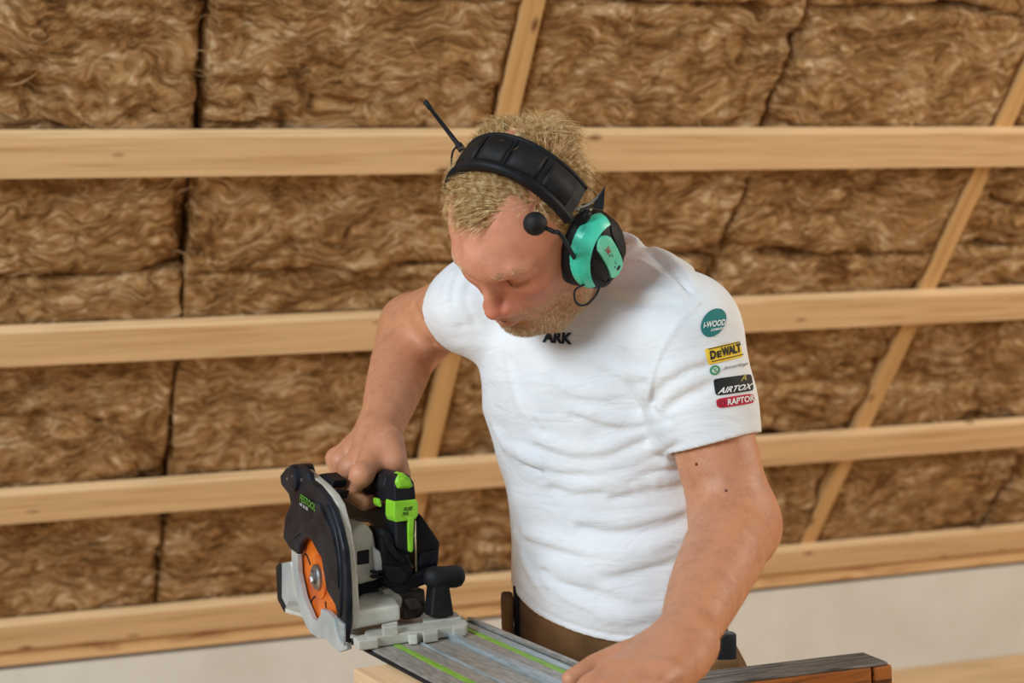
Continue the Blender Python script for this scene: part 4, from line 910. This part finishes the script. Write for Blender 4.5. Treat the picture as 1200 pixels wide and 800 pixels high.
def uplate(name, px, ua, ub, mat, bev=.004, seg=3, parent=saw, label=None, angle=.35):
    V, Fc = prism([FP(x, y, ua) for x, y in px], SU, ub-ua, bev, seg, angle); return mk(name, V, Fc, mat, parent=parent, label=label)
MT['darkmetal'] = noisy('dark_oily_metal', srgb('2b2622'), srgb('5a5048'), 40, .5, .3, .001, metallic=.3)
# cream cast block with a sloping top
fr_ = [FP(411, 739, -.02), FP(470, 727, -.02), FP(469, 709, -.02), FP(412, 717, -.02)]
bk_ = [fr_[0]+SU*.06, fr_[1]+SU*.06, FP(456, 689, .04), FP(425, 694, .04)]
bm = bmesh.new(); a_ = [bm.verts.new(p) for p in fr_]; b_2 = [bm.verts.new(p) for p in bk_]; bm.faces.new(a_); bm.faces.new(b_2[::-1])
for i in range(4): bm.faces.new((a_[i], a_[(i+1) % 4], b_2[(i+1) % 4], b_2[i]))
V, Fc = bm_out(bm, .005, 3); cb = mk('base_casting', V, Fc, 'cream', parent=saw, label='cream cast block')
uplate('casting_shoulder', [(448, 692), (461, 686), (473, 702), (470, 714), (460, 708)], .02, .05, 'cream', .003)
uplate('gear_case', [(412, 626), (419, 616), (431, 613.5), (438, 624), (443, 650), (447, 668), (445, 679), (418, 686), (413, 660)], .022, .095, 'cream', .006, 3, label='cream gear case')
uplate('vent_slot', [(419, 646), (433, 643.5), (433, 660), (419, 662)], .0205, .03, 'black', .001, 1)
uplate('side_plate', [(437, 640), (446, 646), (451, 668), (440, 671)], .012, .03, 'greyguard', .0015, 1)
for y in (668, 674): uplate('vent_slot', [(437, y+1), (450, y), (450, y+3), (437, y+4)], .010, .02, 'black', .0006, 1)
mb = uplate('motor_body', [(447, 620), (458, 622), (470, 640), (480, 652), (486, 668), (480, 685), (462, 690), (450, 684), (447, 664)], .010, .060, 'black', .006, 3, label='black motor housing')
uplate('motor_ridge', [(449, 626), (455, 628), (466, 646), (476, 656), (474, 662), (462, 654), (452, 640)], .004, .02, 'black', .003, 2, parent=mb)
uplate('motor_ridge', [(452, 662), (468, 664), (479, 672), (476, 682), (460, 684), (452, 676)], .002, .02, 'black', .003, 2, parent=mb)
uplate('battery', [(489, 600), (494, 603), (516, 635), (513.5, 664), (494, 668), (487, 664)], .020, .100, 'black', .005, 2, label='black battery pack')
uplate('battery_rib', [(491, 648), (514, 643), (513, 660), (492, 664)], .0165, .03, 'guard', .0025, 2)
uplate('under_arm', [(450, 684), (478, 675), (503, 666), (508, 682), (468, 697)], .012, .045, 'black', .004, 2)
uplate('link_lever', [(468, 694), (498, 690), (500, 716), (492, 724), (474, 727), (472, 708)], .022, .060, 'darkmetal', .003, 2)
uplate('link_lever', [(474, 702), (488, 700), (497, 712), (480, 716)], .012, .026, 'darkmetal', .002, 2)
uplate('dark_filler', [(409, 684), (446, 678), (452, 694), (424, 702), (411, 716)], .036, .085, 'black', .003, 2)  # black filler added so the open gap under the gear case reads dark
# grip: column, head, bands
uplate('grip_column', [(463, 608), (488, 606), (487, 645), (480, 650), (464, 643)], .006, .045, 'black', .006, 3)
gh = uplate('grip_head', [(461.5, 570), (464, 558), (472, 554), (480, 556), (486, 565), (487.5, 576), (488, 588), (462.5, 591)], .004, .064, 'black', .007, 3)
uplate('grip_cheek', [(452, 556), (462, 566), (462.5, 588), (456, 584), (449, 570)], .030, .070, 'rubber', .004, 3)
bd_ = uplate('grip_band', [(462, 587.5), (488, 585), (490, 588), (490.5, 603), (487, 609), (464, 612), (461.5, 606)], .0015, .030, 'green', .004, 3, label='lime green band')
uplate('grip_stripe', [(478.5, 606), (485.5, 605), (484.5, 645), (482, 647.5), (479.5, 645.5)], .001, .012, 'green', .0012, 2, label='lime green stripe')
tb = uplate('top_button', [(463.5, 566), (466, 558), (473, 553.5), (481, 560), (485, 570), (480, 572.5), (466, 572.8)], .0022, .026, 'green', .004, 3, label='lime green button')
uplate('button_cap', [(466.5, 563), (474, 558), (481.5, 564), (483, 570), (468, 571.5)], -.0002, .010, 'green', .0022, 2, parent=tb)
uplate('lock_tab', [(442.5, 585), (446, 584), (448, 593), (446, 594.5), (443, 591)], .034, .050, 'green', .001, 1)
def print_u(body, o, ex, ey, u, mat, parent, shear=0, offset=.01):
    tv2, tf2 = text2d(body, shear, offset); V = np.array([FP(o[0]+ex[0]*x+ey[0]*y, o[1]+ex[1]*x+ey[1]*y, u) for x, y in tv2]); return mk('lettering', V, tf2, mat, parent=parent)
print_u('FUSE', (472.5, 598.8), (10.5, -1.6), (1.0, -4.2), .0008, 'darkprint', bd_, .2, .03); print_u('PUL', (471.2, 604.2), (7.5, -1.2), (1.0, -4.2), .0008, 'darkprint', bd_, .2, .03)
# rear grip under the hand and the loop down to the motor
gpts = [FP(462, 574, .05), SP(440, 567, .074), SP(424, 564, .080), SP(408, 566, .088), SP(398, 576, .094)]
V, Fc = tube(spline(gpts, 16), np.interp(np.linspace(0, 1, 16), [0, .3, 1], [.017, .0175, .018]), 16); mk('rear_grip', V, Fc, 'rubber', parent=saw, smooth=True, label='black rear grip')
plate('grip_loop', [(393, 585), (400, 576)] and [(396, 582), (412, 577), (436, 592), (452, 598), (452, 626), (440, 622), (430, 613), (404, 611), (399, 596)], .064, .088, 'black', .006, 2)
V, Fc = tube([FP(486.5, 610, .003), FP(487, 640, .003), FP(488, 670, .004)], .0013, 8); mk('cable', V, Fc, 'brass', parent=saw, smooth=True)
# front knob on its pedestal
ka, kb = FP(505, 677, -.004), FP(536, 675, -.004); kd = nrm(kb-ka)
V, Fc = tube([ka-kd*.009, ka-kd*.007, ka-kd*.002, bez(ka, kb, .12), bez(ka, kb, .5), bez(ka, kb, .9), kb+kd*.003, kb+kd*.007, kb+kd*.009], [.002, .008, .0125, .0142, .0132, .0138, .0122, .008, .002], 24)
kb_o = mk('front_knob', V, Fc, 'rubber', parent=saw, smooth=True, label='black front knob')
uplate('knob_pedestal', [(509, 684), (527, 684), (533, 722), (505, 723.5)], -.014, .010, 'rubber', .004, 3, parent=kb_o)
slab('pedestal_foot', [(496, 728), (541, 723), (534, 716), (494, 720)], .0145, .0095, 'cream', .0015)
# ------------------------------------------------------------------ prints on the t-shirt (pressed onto the cloth)
shirt_bvh = BVHTree.FromPolygons([Vector(p) for p in sv], sfa.tolist())
def on_shirt(x, y, off):
    r = shirt_bvh.ray_cast(Vector(CC), Vector(nrm(ray(x, y))))
    if r[0] is None: return P(x, y, 2.05)
    n = np.array(r[1]); d = nrm(ray(x, y)); n = n if n@d < 0 else -n
    return np.array(r[0])+nrm(n-d*.6)*off
def decal_grid(o, ex, ey, nx, ny, mat, name, off=.0009, mask=None, label=None):
    """cloth print: unit square (x right, y up) laid out from corner o by edge vectors, on the cloth"""
    V = []; Fc = []
    for i in range(nx+1):
        for j in range(ny+1):
            x, y = i/nx, j/ny
            if mask: x, y = mask(x, y)
            V.append(on_shirt(o[0]+ex[0]*x+ey[0]*y, o[1]+ex[1]*x+ey[1]*y, off))
    for i in range(nx):
        for j in range(ny): a = i*(ny+1)+j; Fc.append([a, a+1, a+ny+2, a+ny+1])
    return mk(name, V, Fc, mat, parent=tshirt, smooth=True, label=label)
def decal_text(body, o, ex, ey, mat, off=.0016, shear=0, offset=.01, name='lettering', spacing=1.):
    tv2, tf2 = text2d(body, shear, offset, spacing); V = np.array([on_shirt(o[0]+ex[0]*x+ey[0]*y, o[1]+ex[1]*x+ey[1]*y, off) for x, y in tv2]); return mk(name, V, tf2, mat, parent=tshirt)
def disc(x, y):
    a, b = 2*x-1, 2*y-1; return .5+.5*a*math.sqrt(1-b*b/2), .5+.5*b*math.sqrt(1-a*a/2)
def rnd(r):
    def f(x, y):
        a, b = 2*x-1, 2*y-1; k = 1-r*(abs(a)*abs(b))**6; return .5+.5*a*k, .5+.5*b*k
    return f
MT['p_teal'] = plain('teal_print', srgb('1c7a78'), .8); MT['p_yellow'] = plain('yellow_print', srgb('fad23a'), .8); MT['p_red'] = plain('crimson_print', srgb('c8203f'), .8)
MT['p_black'] = plain('black_print', srgb('161a1a'), .75); MT['p_green'] = plain('leaf_green_print', srgb('3f9a6a'), .8); MT['p_white'] = plain('white_cloth_print', srgb('f0f2f0'), .8); MT['p_gold'] = plain('gold_print', srgb('c9b15a'), .8)
decal_text('ARK', (636, 401), (34.5, 2.8), (1.2, -13.5), 'navy', offset=.05)
decal_grid((818, 396), (29, -3), (7, -33), 12, 12, 'p_teal', 'round_print', mask=disc, label='round teal print')
decal_text('i-WOOD', (824.0, 384.5), (25, -3.6), (1.0, -7.2), 'p_white', offset=.03)
decal_text('DENMARK', (832.5, 388.3), (14.5, -2.6), (.4, -3), 'p_white', offset=.02)
decal_grid((830, 427.5), (40.5, -9.5), (-4.5, -18.5), 14, 6, 'p_yellow', 'yellow_print', mask=rnd(.02), label='yellow rectangular print')
decal_text('D', (832.4, 421.5), (6.8, -1.8), (-1.2, -10.2), 'p_black', offset=.05); decal_text('E', (840.3, 419.2), (5.2, -1.4), (-.9, -7.6), 'p_black', offset=.05); decal_text('WALT', (846.0, 418), (22.2, -5.6), (-1.5, -10.6), 'p_black', offset=.045)
for y0 in (409.6, 424.2): decal_grid((829.6 if y0 < 420 else 833.6, y0), (37, -8.6), (-.1, -1.0), 12, 1, 'p_black', 'print_line', off=.0015)
decal_grid((831.5, 440), (12, -1.5), (0, -11.5), 8, 8, 'p_green', 'leaf_print', mask=disc); 
decal_grid((834.2, 437.6), (6.8, -.9), (0, -7), 6, 6, 'p_white', 'leaf_print_centre', off=.0014, mask=disc); decal_text('%', (835.2, 436.6), (4.8, -.8), (0, -5.2), 'p_green', off=.0019, offset=.02)
decal_text('Jannerlings', (846, 434.6), (29.5, -5.8), (1.0, -5.2), 'p_black', shear=.35, offset=.0)
decal_grid((838.5, 463.5), (44.5, -6), (-3.0, -19.5), 14, 7, 'p_black', 'black_print', mask=rnd(.06), label='black rectangular print')
decal_text('AIRTOX', (840.5, 461.6), (40.5, -6.0), (1.5, -7.2), 'p_white', shear=.3, offset=.03)
decal_text('A', (867.5, 446.8), (6.5, -1.2), (.5, -7.8), 'p_gold', shear=.2, offset=.01)
decal_grid((840.5, 478.5), (44, -6.6), (-2, -11.3), 14, 5, 'p_red', 'red_print', mask=rnd(.12), label='red rounded print')
decal_text('RAPTOR', (852.5, 474.8), (31, -5.0), (-.2, -7.4), 'p_white', offset=.03); decal_text('O', (843, 476.4), (6.4, -.8), (-.2, -7), 'p_black', offset=-.02)
# ------------------------------------------------------------------ trouser pockets
def pouch(c, dx, dy, w_, d_, h_, mat, name, parent, taper=.85, lean=0):
    rings = []
    for t in (0, .04, .35, .8, .97, 1.):
        k = (taper+(1-taper)*t)*(.9 if t in (0, 1.) else 1); rings.append(np.array([c+dx*(w_*k*np.sign(math.cos(a))*abs(math.cos(a))**.6)+dy*(d_*k*np.sign(math.sin(a))*abs(math.sin(a))**.6+lean*t)+ZU*(h_*(t-1)) for a in np.linspace(0, 2*math.pi, 25)[:-1]]))
    V, Fc = loft(rings); return mk(name, V, Fc, mat, parent=parent, M=PM, smooth=True)
lp = P(848, 770, 2.05); pouch(lp, nrm(CR), nrm(CF), .018, .022, .16, 'canvas', 'holster_pocket', trousers, .95); pouch(lp+ZU*.030, nrm(CR), nrm(CF), .0155, .016, .036, 'canvasblack', 'pocket_lining', trousers, .98)
rp = P(594, 700, 2.24); pouch(rp+ZU*.003, nrm(CR), nrm(CF), .0085, .04, .20, 'canvas', 'holster_pocket', trousers); pouch(rp+CR*.0125+ZU*.018+CF*.006, nrm(CR), nrm(CF), .0042, .03, .20, 'canvasblack', 'side_strap', trousers)
# moles on his left arm
arm_bvh = BVHTree.FromPolygons([Vector(p) for p in av], afa.tolist()); MT['mole'] = plain('mole', srgb('6f4028'), .7)
for x, y, r0 in ((816.5, 543.5, .0023), (851, 575, .0021)):
    r = arm_bvh.ray_cast(Vector(CC), Vector(nrm(ray(x, y))))
    if r[0] is not None:
        V, Fc = lathe(np.array(r[0]), -nrm(ray(x, y)), [(-.001, r0), (.0006, r0*.8), (.001, r0*.3)], 12); mk('mole', V, Fc, 'mole', parent=person, M=PM, smooth=True)
# drop the bookkeeping property
for o in bpy.data.objects:
    if '_m' in o: del o['_m']
